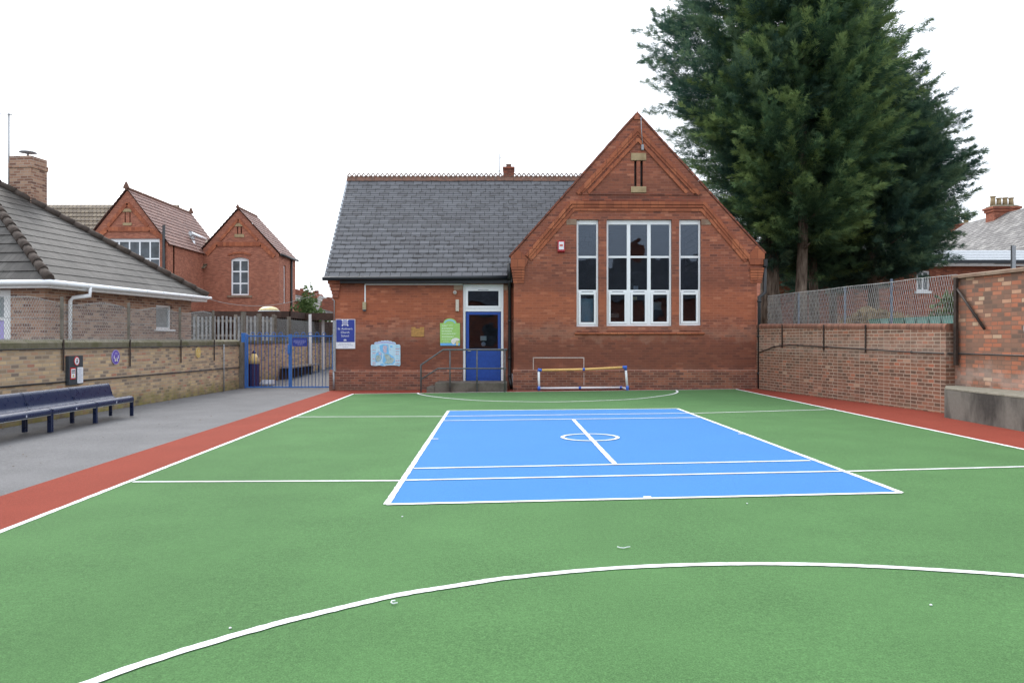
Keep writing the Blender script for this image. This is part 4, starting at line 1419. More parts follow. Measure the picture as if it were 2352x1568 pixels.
# ================================================================== LEFT YARD WALL
def frame_at(org, ang):
    """world point from wall coordinates (along, behind, up)"""
    c, s = math.cos(ang), math.sin(ang)
    return lambda a, b, z=0.0: Vector((org[0] + a * c - b * s, org[1] + a * s + b * c, z))


WO, WA = (-9.275, 4.0), math.atan2(1, 0.025)
wl = frame_at(WO, WA)
LW_END = 21.15
yard = thing('yard_wall', (WO[0], WO[1], 0), 'long buff brick yard wall on the left with a mossy stone top, behind the navy benches', 'wall', rz=WA)
mb = MB(); mb.box(0, LW_END, 0, 0.3, -0.12, 1.33); mb.build('brickwork', M['brick_buff'], yard)
mb = MB()
n = 16
for i in range(n):
    a, b = LW_END * i / n, LW_END * (i + 1) / n
    j = random.uniform(-0.006, 0.006)
    mb.prism([(a + 0.003, -0.025 + j, 1.334), (a + 0.003, -0.025 + j, 1.44), (a + 0.003, 0.10, 1.50 + j), (a + 0.003, 0.32, 1.47), (a + 0.003, 0.32, 1.334)], (b - a - 0.006, 0, 0))
mb.build('coping', M['mossy_stone'], yard)
mb = MB()
mb.tube([(0, -0.03, 1.325)] + [(LW_END * k / 14, -0.035, 1.322 + random.uniform(-0.006, 0.006)) for k in range(1, 14)] + [(LW_END, -0.03, 1.31)], 0.012, 6)
mb.tube([(0, -0.02, 0.70)] + [(LW_END * k / 12, -0.022, 0.70 - 0.08 * (k / 12) + random.uniform(-0.012, 0.012)) for k in range(6, 13)], 0.016, 6)
mb.build('wall_cable', M['black_iron'], yard)


def chain_mesh(m, x0, x1, ztop, zbot, pitch, lean, r_, y=0.0, top_fn=None):
    """woven diagonal wires in the plane y"""
    H_ = ztop - zbot
    run = H_ * lean
    k = 0
    x = x0 - run
    while x < x1:
        for sg_ in (1, -1):
            p, q = (x, zbot), (x + run, ztop)
            if sg_ < 0: p, q = (x + run, zbot), (x, ztop)
            # clip to the span
            (ax_, az_), (bx_, bz_) = p, q
            pts = []
            for (px_, pz_) in ((ax_, az_), (bx_, bz_)):
                t = None
                if px_ < x0: t = (x0 - ax_) / (bx_ - ax_)
                if px_ > x1: t = (x1 - ax_) / (bx_ - ax_)
                pts.append((px_, pz_) if t is None else (ax_ + t * (bx_ - ax_), az_ + t * (bz_ - az_)))
            (ax_, az_), (bx_, bz_) = pts
            if abs(bz_ - az_) > 0.03:
                n_ = 4
                pl = []
                for i in range(n_ + 1):
                    t = i / n_
                    xx = ax_ + t * (bx_ - ax_)
                    zz = az_ + t * (bz_ - az_)
                    if top_fn: zz = zbot + (zz - zbot) * top_fn(xx)
                    pl.append((xx + 0.006 * math.sin(xx * 9 + t * 5), y + 0.004 * sg_ + 0.02 * math.sin(xx * 1.3), zz))
                m.tube(pl, r_, 3, cap=False)
        x += pitch
        k += 1


fence = thing('chain_link_fence', (WO[0], WO[1], 0), 'sagging chain link fence with iron posts along the top of the left buff yard wall', 'fence', rz=WA)
posts_a = [6.4, 9.15, 11.65, 14.25, 16.9, 19.1]
sag = lambda x: 1.0 + 0.06 * math.cos((x - 0.2) * 2.4) - 0.03
mb = MB(); chain_mesh(mb, 0.5, 19.2, 2.30, 1.42, 0.075, 0.75, 0.0032, 0.04, sag); mb.build('wire_mesh', M['wire_dull'], fence)
mb = MB()
for zz in (1.52, 1.9, 2.28):
    mb.tube([(0.5 + k * 0.6, 0.04, 1.42 + (zz - 1.42) * sag(0.5 + k * 0.6)) for k in range(32)], 0.004, 4)
mb.build('line_wire', M['wire_dull'], fence)
for a in posts_a:
    mb = MB()
    mb.box(a - 0.022, a + 0.022, -0.045, -0.03, 0.88, 1.5)
    mb.build('iron_strap', M['post_brown'], fence)
    mb = MB(); mb.box(a - 0.022, a + 0.022, -0.03, 0.02, 1.505, 2.36); mb.build('post', M['post_grey'], fence)

for a, z0, z1 in ((19.75, -0.05, 1.38),):
    mb = MB(); p0, p1 = wl(a, -0.06, -0.06), wl(a, -0.06, 1.36)
    mb.tube([p0, p1], 0.02, 8); mb.build('thin_post', M['grey_metal'], label='thin grey pole against the buff yard wall, just before the concrete end post', category='pole')
mb = MB()
p = wl(LW_END + 0.1, 0.0)
mb.box(p.x - 0.09, p.x + 0.11, p.y - 0.12, p.y + 0.1, -0.1, 1.42)
mb.build('end_post', M['post_grey'], label='grey concrete post ending the buff yard wall beside the blue gate post', category='post', bevel=0.012)

# notice board and round play signs on the yard wall
nb = thing('noticeboard', wl(11.77, -0.03, 0.42), 'dark noticeboard with a red ring sign, a red edged sign and a white sheet', 'noticeboard', rz=WA)
# local: x along, y behind, z up (relative to board foot)
mb = MB(); mb.box(0.0, 0.50, -0.045, 0.028, 0.165, 0.755); mb.build('panel', M['dark_panel'], nb, bevel=0.006)
LT = lambda m, c, r_, h0, h1, seg=24: m.lathe(c, [(r_, h0), (r_, h1)], seg, axis='y')
mb = MB(); LT(mb, (0.265, 0, 0.645), 0.095, -0.052, -0.0455); rs = mb.build('ring_sign', M['sign_red'], nb)
mb = MB(); LT(mb, (0.265, 0, 0.645), 0.074, -0.056, -0.0525); mb.build('ring_face', M['sign_white'], rs)
mb = MB()
mb.box(0.235, 0.295, -0.059, -0.0565, 0.675, 0.69); mb.box(0.24, 0.262, -0.059, -0.0565, 0.60, 0.66); mb.box(0.272, 0.29, -0.059, -0.0565, 0.61, 0.668)
mb.build('ring_symbol', M['ink'], rs)
mb = MB(); mb.box(0.045, 0.225, -0.052, -0.0455, 0.28, 0.515); ws = mb.build('warning_sign', M['sign_red'], nb)
mb = MB(); mb.box(0.065, 0.205, -0.056, -0.0525, 0.305, 0.49); mb.build('warning_face', M['sign_white'], ws)
mb = MB()
for z in (0.455, 0.435, 0.405): mb.box(0.08, 0.19, -0.059, -0.0565, z, z + 0.012)
mb.build('warning_print', M['ink'], ws)
mb = MB(); mb.prism([(0.105, -0.0595, 0.325), (0.165, -0.0595, 0.325), (0.135, -0.0595, 0.385)], (0, 0.003, 0)); mb.build('warning_triangle', M['sign_yellow'], ws)
mb = MB(); mb.box(0.29, 0.49, -0.052, -0.0455, 0.19, 0.515); sh = mb.build('paper_sheet', M['sign_white'], nb)
mb = MB()
for k in range(13):
    z = 0.485 - k * 0.0215
    mb.box(0.31, 0.31 + random.uniform(0.08, 0.16), -0.055, -0.0525, z, z + 0.007)
mb.build('sheet_print', M['print_grey'], sh)

pr = thing('round_sign', wl(13.65, -0.005, 1.107), 'round purple play sign with a pale mauve rim on the buff yard wall', 'sign', 'round play signs on the yard wall', rz=WA)
mb = MB(); LT(mb, (0, 0, 0), 0.165, -0.02, 0.003); mb.build('rim', M['sign_mauve'], pr)
mb = MB(); LT(mb, (0, 0, 0), 0.148, -0.024, -0.0205); fc = mb.build('face', M['sign_purple'], pr)
mb = MB()
mb.box(-0.055, 0.055, -0.027, -0.0245, 0.085, 0.105); mb.box(-0.075, 0.075, -0.027, -0.0245, 0.055, 0.07)
mb.build('sign_print', M['sign_mauve'], fc)
mb = MB()
for (x, z, hh) in ((-0.085, -0.005, 0.05), (0.085, -0.005, 0.05), (-0.045, -0.07, 0.045), (0.05, -0.07, 0.045)):
    LT(mb, (x, 0, z + hh * 0.7), 0.014, -0.027, -0.0245, 10)
    mb.prism([(x - 0.02, -0.027, z - hh * 0.5), (x + 0.02, -0.027, z - hh * 0.5), (x + 0.01, -0.027, z + hh * 0.45), (x - 0.01, -0.027, z + hh * 0.45)], (0, 0.0025, 0))
mb.build('sign_figures', M['sign_white'], fc)
mb = MB(); LT(mb, (0, 0, -0.01), 0.013, -0.027, -0.0245, 10); mb.prism([(-0.022, -0.027, -0.085), (0.022, -0.027, -0.085), (0, -0.027, -0.02)], (0, 0.0025, 0)); mb.build('centre_figure', M['sign_cream'], fc)

yr_ = thing('round_sign', wl(18.02, -0.005, 1.14), 'round yellow play sign on the buff yard wall, near its far end', 'sign', 'round play signs on the yard wall', rz=WA)
mb = MB(); LT(mb, (0, 0, 0), 0.155, -0.02, 0.003); mb.build('rim', M['sign_cream'], yr_)
mb = MB(); LT(mb, (0, 0, 0), 0.138, -0.024, -0.0205); fc = mb.build('face', M['sign_yellow'], yr_)
mb = MB()
for (x, z, r_) in ((0, 0.05, 0.035), (-0.05, -0.02, 0.028), (0.05, -0.03, 0.03), (0.0, -0.075, 0.02)): LT(mb, (x, 0, z), r_, -0.027, -0.0245, 12)
mb.build('sign_spots', M['sign_cream'], fc)

# ================================================================== NAVY BENCHES
bench_ys = [15.9, 14.5, 13.08, 11.7, 10.3]
XB = -7.66
PROF = [(0.012, 0.295), (0.0, 0.315), (0.002, 0.35), (0.02, 0.385), (0.055, 0.405), (0.10, 0.408), (0.17, 0.395), (0.25, 0.378), (0.33, 0.370), (0.385, 0.376), (0.42, 0.40), (0.44, 0.44), (0.462, 0.52), (0.485, 0.60), (0.503, 0.64), (0.53, 0.662), (0.562, 0.655), (0.58, 0.628), (0.583, 0.60)]


def sweep(m, prof, y0, y1, th):
    """bent sheet: profile in (depth, height) swept along the bench"""
    n_ = len(prof)
    nrm = []
    for i in range(n_):
        d = Vector((prof[min(i + 1, n_ - 1)][0] - prof[max(i - 1, 0)][0], prof[min(i + 1, n_ - 1)][1] - prof[max(i - 1, 0)][1])).normalized()
        nrm.append(Vector((-d.y, d.x)))
    loops = []
    for y in (y0, y1):
        outer = [m.bm.verts.new((-p[0], y, p[1])) for p in prof]
        inner = [m.bm.verts.new((-(p[0] - nrm[i].x * th), y, p[1] - nrm[i].y * th)) for i, p in enumerate(prof)]
        loops.append((outer, inner))
    (o0, i0), (o1, i1) = loops
    for k in range(n_ - 1):
        for q in ((o0[k], o1[k], o1[k + 1], o0[k + 1]), (i0[k], i0[k + 1], i1[k + 1], i1[k])):
            f_ = m.bm.faces.new(q); f_.smooth = True
        for oo, ii in ((o0, i0), (o1, i1)):      # end caps keep their own corners so the sheet shades smoothly
            m.bm.faces.new([m.bm.verts.new(v.co) for v in (oo[k], oo[k + 1], ii[k + 1], ii[k])])
    m.bm.faces.new((o0[0], i0[0], i1[0], o1[0]))
    m.bm.faces.new((o0[-1], o1[-1], i1[-1], i0[-1]))


def make_bench(L_):
    t = thing('bench', (0, 0, 0), 'x', 'bench', 'navy benches along the yard wall', local=True)
    m = MB(); sweep(m, PROF, 0.035, L_ - 0.035, 0.006); m.build('seat_sheet', M['navy'], t)
    for y in (0.0, L_ - 0.034):
        m = MB()
        grow = [(p[0], p[1] + 0.004) for p in PROF]
        sweep(m, grow, y + 0.002, y + 0.032, 0.022)
        m.build('end_frame', M['navy'], t)
        m = MB(); m.box(-0.075, -0.008, y + 0.001, y + 0.033, 0.0, 0.385); m.build('leg', M['navy'], t, bevel=0.005)
        m = MB(); m.box(-0.50, -0.44, y + 0.001, y + 0.033, 0.0, 0.50); m.build('leg', M['navy'], t, bevel=0.005)
    m = MB(); m.tube([(-0.016, 0.035, 0.293), (-0.016, L_ - 0.035, 0.293)], 0.008, 8); m.build('lip_highlight', M['grey_metal'], t)  # pale tube added along the lip to draw its lit edge
    m = MB(); m.box(0.0, 0.003, L_ * 0.5 - 0.014, L_ * 0.5 + 0.014, 0.315, 0.352); m.build('label_plate', M['print_grey'], t)
    return t


bench0 = make_bench(1.41)
blabs = ['navy metal bench at the far end of the row, nearest the blue gate', 'navy metal bench below the dark noticeboard, second from the gate end',
         'navy metal bench at the left edge of the picture, third from the gate end', 'navy metal bench at the near end of the row, cut off by the picture edge']
for i in range(4):
    b = bench0 if i == 0 else copy_tree(bench0)
    b.location = (XB, bench_ys[i] - 1.41, gz(XB) + 0.004)
    b['label'] = blabs[i]
    b.rotation_euler = (0, 0, 0)
# small scrap tucked on the bench back
mb = MB()
p = at(72, 925.5, 13.6)
mb.prism([p, p + Vector((0, 0.22, 0.02)), p + Vector((0, 0.22, 0.055)), p + Vector((0, 0.05, 0.05))], (-0.02, 0, 0))
mb.build('wrapper', M['sign_white'], label='white scrap behind the back of the navy bench at the left edge', category='litter')

# ================================================================== BLUE GATES
YGt = 25.4
kt = YGt / FPX
tx = lambda u: (u - CU) * kt
tz = lambda v: EYE + (CV - v) * kt
mb = MB(); mb.box(tx(555.8), tx(565.3), YGt - 0.07, YGt + 0.07, -0.1, tz(764.5)); mb.build('gate_post', M['gate_blue'], label='square blue post carrying the gates, beside the buff yard wall', category='post', bevel=0.008)


def gate_leaf(u0, u1, lab, hoops, sign=False, lock=False):
    t = thing('gate', (tx((u0 + u1) / 2), YGt, 0), lab, 'gate', 'pair of blue gates across the alley')
    zt, zb = tz(771.6), tz(888.5)
    m = MB()
    m.box(tx(u0), tx(u0) + 0.045, YGt - 0.022, YGt + 0.022, zb - 0.02, zt + 0.06)
    m.box(tx(u1) - 0.045, tx(u1), YGt - 0.022, YGt + 0.022, zb - 0.02, zt + 0.06)
    m.box(tx(u0) + 0.045, tx(u1) - 0.045, YGt - 0.022, YGt + 0.022, zt - 0.02, zt + 0.02)
    m.box(tx(u0) + 0.045, tx(u1) - 0.045, YGt - 0.022, YGt + 0.022, zb - 0.02, zb + 0.02)
    m.build('gate_frame', M['gate_blue'], t)
    nb_ = int(round((u1 - u0) / 8.25))
    xs_ = [tx(u0) + 0.022 + (tx(u1) - tx(u0) - 0.044) * k / nb_ for k in range(1, nb_)]
    for i, x in enumerate(xs_):
        m = MB()
        if i % 2 == 0 and i + 1 < len(xs_):
            x2 = xs_[i + 1]
            r_ = (x2 - x) / 2
            pts = [(x, YGt, zb), (x, YGt, zt + 0.06)] + [(x + r_ - r_ * math.cos(math.pi * k / 8), YGt, zt + 0.06 + r_ * 1.05 * math.sin(math.pi * k / 8)) for k in range(1, 8)] + [(x2, YGt, zt + 0.06), (x2, YGt, zb)]
            m.tube(pts, 0.0095, 6); m.build('hooped_bar', M['gate_blue'], t)
        elif i % 2 == 0:
            m.tube([(x, YGt, zb), (x, YGt, zt)], 0.0095, 6); m.build('bar', M['gate_blue'], t)
    if lock:
        m = MB(); m.box(tx(661.5), tx(668), YGt - 0.06, YGt + 0.03, tz(812.8), tz(791)); m.build('lock_box', M['gate_blue'], t, bevel=0.006)
        m = MB(); m.tube([(tx(665.5), YGt, zb), (tx(665.5), YGt, -0.06)], 0.01, 6); m.build('drop_bolt', M['black_iron'], t)
    return t


gate_leaf(567, 666.5, 'left leaf of the blue hooped gates, with the lock box, next to the blue post', 5, lock=True)
gate_leaf(667.5, 766, 'right leaf of the blue hooped gates, carrying the small blue sign, against the brick wing', 5)
gsn = thing('gate_sign', (tx(689), YGt - 0.03, tz(795)), 'small dark blue sign with white lines hung on the right blue gate leaf', 'sign')
mb = MB(); mb.box(tx(672.4), tx(706.3), YGt - 0.035, YGt - 0.024, tz(795), tz(776)); mb.build('board', M['sign_blue'], gsn)
mb = MB(); wall_lines(mb, [(676, 703, 782), (675, 703, 785), (679, 700, 788), (684, 696, 791)], YGt - 0.0355, tx, tz); mb.build('sign_print', M['sign_lilac'], gsn)

# pencil shaped bin behind the gate
yP = 26.1
kP = yP / FPX
pc = Vector(((583.5 - CU) * kP, yP, -0.05))
hz = lambda v: EYE + (CV - v) * kP - pc.z
pen = thing('pencil_bin', pc, 'purple bin shaped like a pencil with a cream tip, behind the left blue gate', 'bin')
mb = MB(); mb.lathe(pc, [(0.185, 0), (0.185, hz(835))], 8); bd = mb.build('body', M['pencil_purple'], pen)
for p_ in bd.data.polygons: p_.use_smooth = False
mb = MB(); mb.lathe(pc, [(0.19, hz(835.0)), (0.165, hz(825)), (0.075, hz(812))], 16); mb.build('cone', M['pencil_yellow'], pen)
mb = MB(); mb.lathe(pc, [(0.073, hz(811.9)), (0.05, hz(808)), (0.012, hz(804))], 12); mb.build('tip', M['pencil_purple'], pen)
mb = MB()
q0 = at(598, 880, 26.6)
for k in range(3): mb.box(q0.x, q0.x + 0.42, 26.5 + k * 0.12, 26.58 + k * 0.12, 0.0, 0.04 + k * 0.045)
mb.build('pallet_slats', M['sign_white'], label='low white slatted stand on the ground right of the pencil bin', category='stand')

# ================================================================== ALLEY BEYOND THE GATE
mbw = thing('alley_wall', (-8.75, 25.5, 0), 'buff brick alley wall continuing beyond the blue gates', 'wall')
mb = MB(); mb.box(-9.05, -8.75, 25.5, 46, -0.15, 1.36); mb.build('brickwork', M['brick_buff'], mbw)
mb = MB(); mb.box(-9.07, -8.72, 25.5, 46, 1.364, 1.47); mb.build('coping', M['mossy_stone'], mbw, bevel=0.01)
cf = thing('chain_link_fence', (-8.9, 25.5, 1.4), 'chain link fence with grey concrete posts on the alley wall beyond the gates', 'fence')
mb = MB()
for y in (26.0, 27.6, 29.4, 31.3): mb.box(-8.97, -8.83, y - 0.06, y + 0.06, 1.475, 2.42)
mb.build('post', M['post_grey'], cf)
mb = MB()
y = 25.4
while y < 38:
    mb.tube([(-8.9, y, 1.47), (-8.9, y + 0.5, 2.3)], 0.0035, 3, cap=False)
    mb.tube([(-8.9, y + 0.5, 1.47), (-8.9, y, 2.3)], 0.0035, 3, cap=False)
    y += 0.09
mb.build('wire_mesh', M['wire_dull'], cf)
# white picket fence and canopy on the far side of that wall
pk = thing('picket_fence', (-11.5, 31.0, 0), 'white picket fence glimpsed behind the chain link of the alley wall', 'fence')
mb = MB()
x = -14.2
while x < -9.3:
    mb.box(x, x + 0.075, 31.0, 31.025, 1.0, 2.42 + random.uniform(-0.03, 0.03))
    x += 0.16
mb.build('pales', M['fence_white'], pk)
mb = MB()
for z in (1.62, 2.2): mb.box(-14.2, -9.3, 31.03, 31.07, z, z + 0.09)
for x in (-14.2, -12.6, -11.0, -9.5): mb.box(x, x + 0.1, 31.03, 31.13, 0, 2.5)
mb.build('rails', M['timber_grey'], pk)
cp = thing('canopy', (-11, 36, 0), 'flat roofed timber canopy with a dark fascia and pale posts beyond the gates', 'canopy')
zt_ = 2.62
mb = MB(); mb.box(-15.5, -9.35, 33.0, 44, zt_ - 0.03, zt_ + 0.06); mb.box(-9.35, -7.7, 35.2, 47, zt_ - 0.03, zt_ + 0.06); mb.build('roof_deck', M['lead'], cp)
mb = MB()
mb.box(-15.5, -9.3, 32.9, 32.995, zt_ - 0.2, zt_ + 0.075)
mb.box(-9.345, -7.6, 35.1, 35.195, zt_ - 0.24, zt_ + 0.075)
mb.box(-7.695, -7.6, 35.2, 47, zt_ - 0.24, zt_ + 0.075)
mb.box(-9.345, -9.25, 32.9, 35.095, zt_ - 0.2, zt_ + 0.075)
mb.build('fascia', M['timber_dark'], cp)
for (x, y) in ((-8.65, 33.6), (-8.6, 35.7), (-8.4, 38.5), (-8.4, 42)):
    mb = MB(); mb.box(x - 0.05, x + 0.05, y - 0.05, y + 0.05, 0.0, zt_ - 0.03); mb.build('post', M['white_paint'], cp)
mb = MB()
for k in range(60): mb.box(-15.4 + k * 0.105, -15.4 + k * 0.105 + 0.09, 37.0, 37.03, 0.2, zt_ - 0.03)
mb.build('back_boarding', M['timber_dark'], cp)
mb = MB()
for k in range(66): mb.box(-16.0 + k * 0.105, -16.0 + k * 0.105 + 0.1, 46.5, 46.53, 0.3, zt_ - 0.05)
mb.build('back_boarding', M['timber_dark'], cp)
dm = thing('rooflight', (-10.6, 34.2, zt_ + 0.06), 'white domed rooflight on the flat canopy roof beyond the gates', 'rooflight')
mb = MB(); mb.lathe((-10.6, 34.2, zt_ + 0.06), [(0.46, 0), (0.46, 0.08)], 20); mb.build('kerb', M['lead'], dm)
mb = MB(); mb.lathe((-10.6, 34.2, zt_ + 0.14), [(0.43, 0), (0.39, 0.08), (0.28, 0.15), (0.13, 0.185), (0.02, 0.19)], 20); mb.build('dome', M['sign_cream'], dm)
ab = thing('alley_bench', (-8.45, 31.5, 0), 'low pale plank bench against the alley wall, seen through the blue gates', 'bench')
mb = MB(); mb.box(-8.7, -8.28, 29.5, 34.0, 0.42, 0.48); mb.build('seat', M['timber_grey'], ab)
for y in (29.6, 31.0, 32.4, 33.8):
    mb = MB(); mb.box(-8.36, -8.30, y, y + 0.06, -0.02, 0.42); mb.build('leg', M['black_iron'], ab)
mb = MB(); mb.box(-8.72, -8.62, 29.5, 34.0, -0.05, 0.41); mb.build('back_board', M['timber_dark'], ab)

# ================================================================== BUNGALOW ON THE LEFT
BO, BA = (-10.7, 17.95), math.atan2(6.15, 0.85)
bw_ = frame_at(BO, BA)
bung = thing('bungalow', (BO[0], BO[1], 0), 'brown brick bungalow with a hipped tiled roof and white gutters behind the left yard wall', 'house', rz=BA)
# local: x along the side wall (away), y into the house
wx0, wx1, wz0, wz1 = 4.36, 5.16, 1.80, 2.50
mb = MB()
mb.slab(rectl(0, 6.2, -0.1, 2.72), [rectl(wx0, wx1, wz0, wz1)], (0, 0, 0), (1, 0, 0), (0, 0, 1), (0, 0.25, 0))
mb.slab(rectl(0.25, 9.0, -0.1, 2.72), [rectl(0.86, 2.1, 0.7, 2.66)], (0, 0, 0), (0, 1, 0), (0, 0, 1), (0.25, 0, 0))
mb.box(5.95, 6.2, 0.25, 9, -0.1, 2.72)
mb.build('walls', M['brick_bungalow'], bung)
mb = MB(); mb.box(0.3, 5.9, 0.6, 0.65, 0.0, 2.6); mb.box(0.7, 0.75, 0.66, 8.8, 0.0, 2.6); mb.build('inner_walls', M['room'], bung)
zE = 2.82
AP = Vector((3.1, 4.8, 6.23))
AP2 = Vector((3.1, 8.5, 6.23))
c0, c1 = Vector((-0.30, -0.36, zE)), Vector((6.52, -0.36, zE))
c2, c3 = Vector((6.52, 10.0, zE)), Vector((-0.30, 10.0, zE))
mb = MB()
mb.coursed(c0, c1, AP + Vector((0.001, 0, 0)), AP, 16, 0.014)
mb.coursed(c3, c0, AP, AP2, 14, 0.022)
mb.coursed(c1, c2, AP2, AP, 14, 0.022)
mb.build('roof', M['tile_brown'], bung, fixn=False)
for cst in (c0, c1):
    mb = MB()
    d = AP - cst
    k = int(d.length / 0.4)
    for i in range(k):
        a, b = cst + d * (i / k) + Vector((0, 0, 0.045)), cst + d * ((i + 1.08) / k) + Vector((0, 0, 0.03))
        mb.tube([a, b], [0.115, 0.10], 8)
    mb.build('hip_tiles', M['hip_tile'], bung)
mb = MB()
mb.box(-0.28, 6.50, -0.35, -0.32, zE - 0.15, zE - 0.01)
mb.box(-0.29, -0.26, -0.315, 9, zE - 0.15, zE - 0.01)
mb.box(6.47, 6.50, -0.315, 9, zE - 0.15, zE - 0.01)
mb.box(-0.25, 6.465, -0.315, 0.0, zE - 0.145, zE - 0.125)
mb.box(-0.25, 0.0, 0.005, 9, zE - 0.145, zE - 0.125)
mb.build('fascia', M['white_paint'], bung)
mb = MB()
mb.tube([(-0.35, 9, zE - 0.025), (-0.35, -0.42, zE - 0.035), (6.60, -0.42, zE - 0.03)], 0.045, 10)
for k in range(9): mb.tube([(k * 0.78 + 0.1, -0.42, zE - 0.032), (k * 0.78 + 0.15, -0.42, zE - 0.032)], 0.052, 10)
mb.build('gutter', M['white_upvc'], bung)
mb = MB()
mb.tube([(0.98, -0.42, zE - 0.06), (0.98, -0.42, zE - 0.26), (0.76, -0.14, zE - 0.32), (0.74, -0.08, zE - 0.40), (0.74, -0.08, 1.2)], 0.045, 8)
mb.build('downpipe', M['white_upvc'], bung)
m = MB()
f = 0.06
m.box(wx0, wx1, 0.07, 0.13, wz1 - f, wz1); m.box(wx0, wx1, 0.07, 0.13, wz0, wz0 + f)
m.box(wx0, wx0 + f, 0.07, 0.13, wz0 + f, wz1 - f); m.box(wx1 - f, wx1, 0.07, 0.13, wz0 + f, wz1 - f)
win = m.build('window', M['white_upvc'], bung)
m = MB(); m.box(wx0 + f, wx1 - f, 0.10, 0.106, wz0 + f, wz1 - f); m.build('pane', M['glass_frost'], win)
m = MB(); m.box(wx0 - 0.08, wx1 + 0.1, -0.05, 0.07, wz0 - 0.05, wz0 - 0.003); m.build('sill', M['white_upvc'], win)
m = MB()
m.box(0.05, 0.12, 0.87, 1.07, 0.7, 2.65); m.box(0.05, 0.12, 1.9, 2.09, 0.7, 2.65); m.box(0.05, 0.12, 1.07, 1.9, 2.5, 2.65); m.box(0.05, 0.12, 1.07, 1.9, 1.95, 2.02)
fd = m.build('window', M['white_paint'], bung)
m = MB(); m.box(0.08, 0.086, 1.07, 1.9, 0.7, 1.95); m.build('pane', M['sign_mauve'], fd)
m = MB(); m.box(0.08, 0.086, 1.07, 1.9, 2.02, 2.5); m.build('pane', M['glass_frost'], fd)
# chimney on the far hip
lc = Vector((-13.95, 22.6, 0))
inv = Matrix.Rotation(-BA, 3, 'Z') @ (lc - Vector((BO[0], BO[1], 0)))
mb = MB()
cx_, cy_ = inv.x, inv.y
ztop = EYE + 418 * 22.5 / FPX
mb.box(cx_ - 0.32, cx_ + 0.32, cy_ - 0.36, cy_ + 0.32, 4.6, ztop)
mb.box(cx_ - 0.345, cx_ + 0.345, cy_ - 0.385, cy_ + 0.345, ztop - 0.34, ztop - 0.2)
chm = mb.build('chimney', M['brick_bungalow'], bung, bevel=0.012)
mb = MB(); mb.lathe((cx_, cy_, ztop), [(0.09, 0), (0.09, 0.05), (0.03, 0.07), (0.03, 0.13), (0.24, 0.16), (0.2, 0.19), (0.05, 0.2)], 16); mb.build('cowl', M['grey_metal'], chm)
mb = MB(); mb.box(cx_ - 0.36, cx_ + 0.36, cy_ - 0.47, cy_ - 0.362, 4.85, 5.12); mb.box(cx_ + 0.322, cx_ + 0.40, cy_ - 0.36, cy_ + 0.1, 4.75, 5.1); mb.build('flashing', M['lead'], chm)
aer = thing('tv_aerial', (-14.42, 22.45, 4.4), 'thin television aerial on a mast strapped to the bungalow chimney', 'aerial')
za = EYE + 520 * 22.45 / FPX
mb = MB(); mb.tube([(-14.40, 22.45, EYE + 338 * 22.45 / FPX), (-14.40, 22.45, za)], 0.024, 6); mb.build('mast', M['grey_metal'], aer)
mb = MB()
mb.tube([(-14.3, 22.45, za - 0.06), (-14.95, 22.3, za - 0.02)], 0.012, 6)
for k in range(5):
    x = -14.34 - k * 0.13
    mb.tube([(x, 22.45 - 0.16 - k * 0.03, za - 0.08), (x - 0.02, 22.45 + 0.16, za - 0.0)], 0.009, 5)
mb.tube([(-14.5, 22.42, za - 0.04), (-14.72, 22.4, za + 0.42)], 0.008, 5)
mb.build('yagi', M['grey_metal'], aer)
mb = MB()
for z in (EYE + 375 * 22.45 / FPX, EYE + 400 * 22.45 / FPX): mb.tube([(-14.42, 22.45, z), (-14.2, 22.5, z)], 0.014, 5)
mb.build('bracket', M['grey_metal'], aer)

# ================================================================== FAR SCHOOL BLOCK WITH TWO GABLES
K1, K2 = 52 / FPX, 58 / FPX
p1 = lambda u, v: ((u - CU) * K1, EYE + (CV - v) * K1)
p2 = lambda u, v: ((u - CU) * K2, EYE + (CV - v) * K2)
far = thing('school_block', (-23, 56, 0), 'distant red brick school block with two pointed gables beyond the bungalow', 'building')
mb = MB()
(ax, az) = p1(293, 437)
xl1, xr1, ze1 = p1(196, 0)[0], p1(386, 0)[0], p1(0, 560)[1]
wa = p1(248, 0)[0], p1(367, 0)[0], p1(0, 640)[1], p1(0, 548)[1]
mb.slab([(xl1, 0), (xr1, 0), (xr1, ze1), (ax, az), (xl1, ze1)], [rectl(wa[0], wa[1], wa[2], wa[3]), rectl(p1(286.5, 0)[0], p1(289, 0)[0], p1(0, 513)[1], p1(0, 486)[1]), rectl(p1(297.5, 0)[0], p1(300, 0)[0], p1(0, 513)[1], p1(0, 486)[1])],
        (0, 52, 0), (1, 0, 0), (0, 0, 1), (0, 0.4, 0))
mb.box(xr1 - 0.4, xr1, 52.4, 63, 0, ze1)
(bx, bz) = p2(548, 481)
xl2, xr2, ze2 = p2(456, 0)[0], p2(641, 0)[0], p2(0, 584)[1]
wb = [p2(530.5, 678), p2(571.5, 678), p2(571.5, 596), p2(562, 592.5), p2(551, 591), p2(540, 592.5), p2(530.5, 596)]
mb.slab([(xl2, 0), (xr2, 0), (xr2, ze2), (bx, bz), (xl2, ze2)], [wb, rectl(p2(544.5, 0)[0], p2(547.3, 0)[0], p2(0, 541)[1], p2(0, 516)[1]), rectl(p2(553, 0)[0], p2(555.8, 0)[0], p2(0, 541)[1], p2(0, 516)[1])],
        (0, 58, 0), (1, 0, 0), (0, 0, 1), (0, 0.4, 0))
sw = [rectl(59.2, 59.75, EYE + 83 * 59.5 / FPX, EYE + 170 * 59.5 / FPX)]
mb.slab(rectl(58.4, 62.4, 0, ze2), sw, (xr2, 0, 0), (0, 1, 0), (0, 0, 1), (-0.4, 0, 0))
mb.box(xr1, xl2 + 0.1, 59.5, 59.9, 0, p2(0, 600)[1])
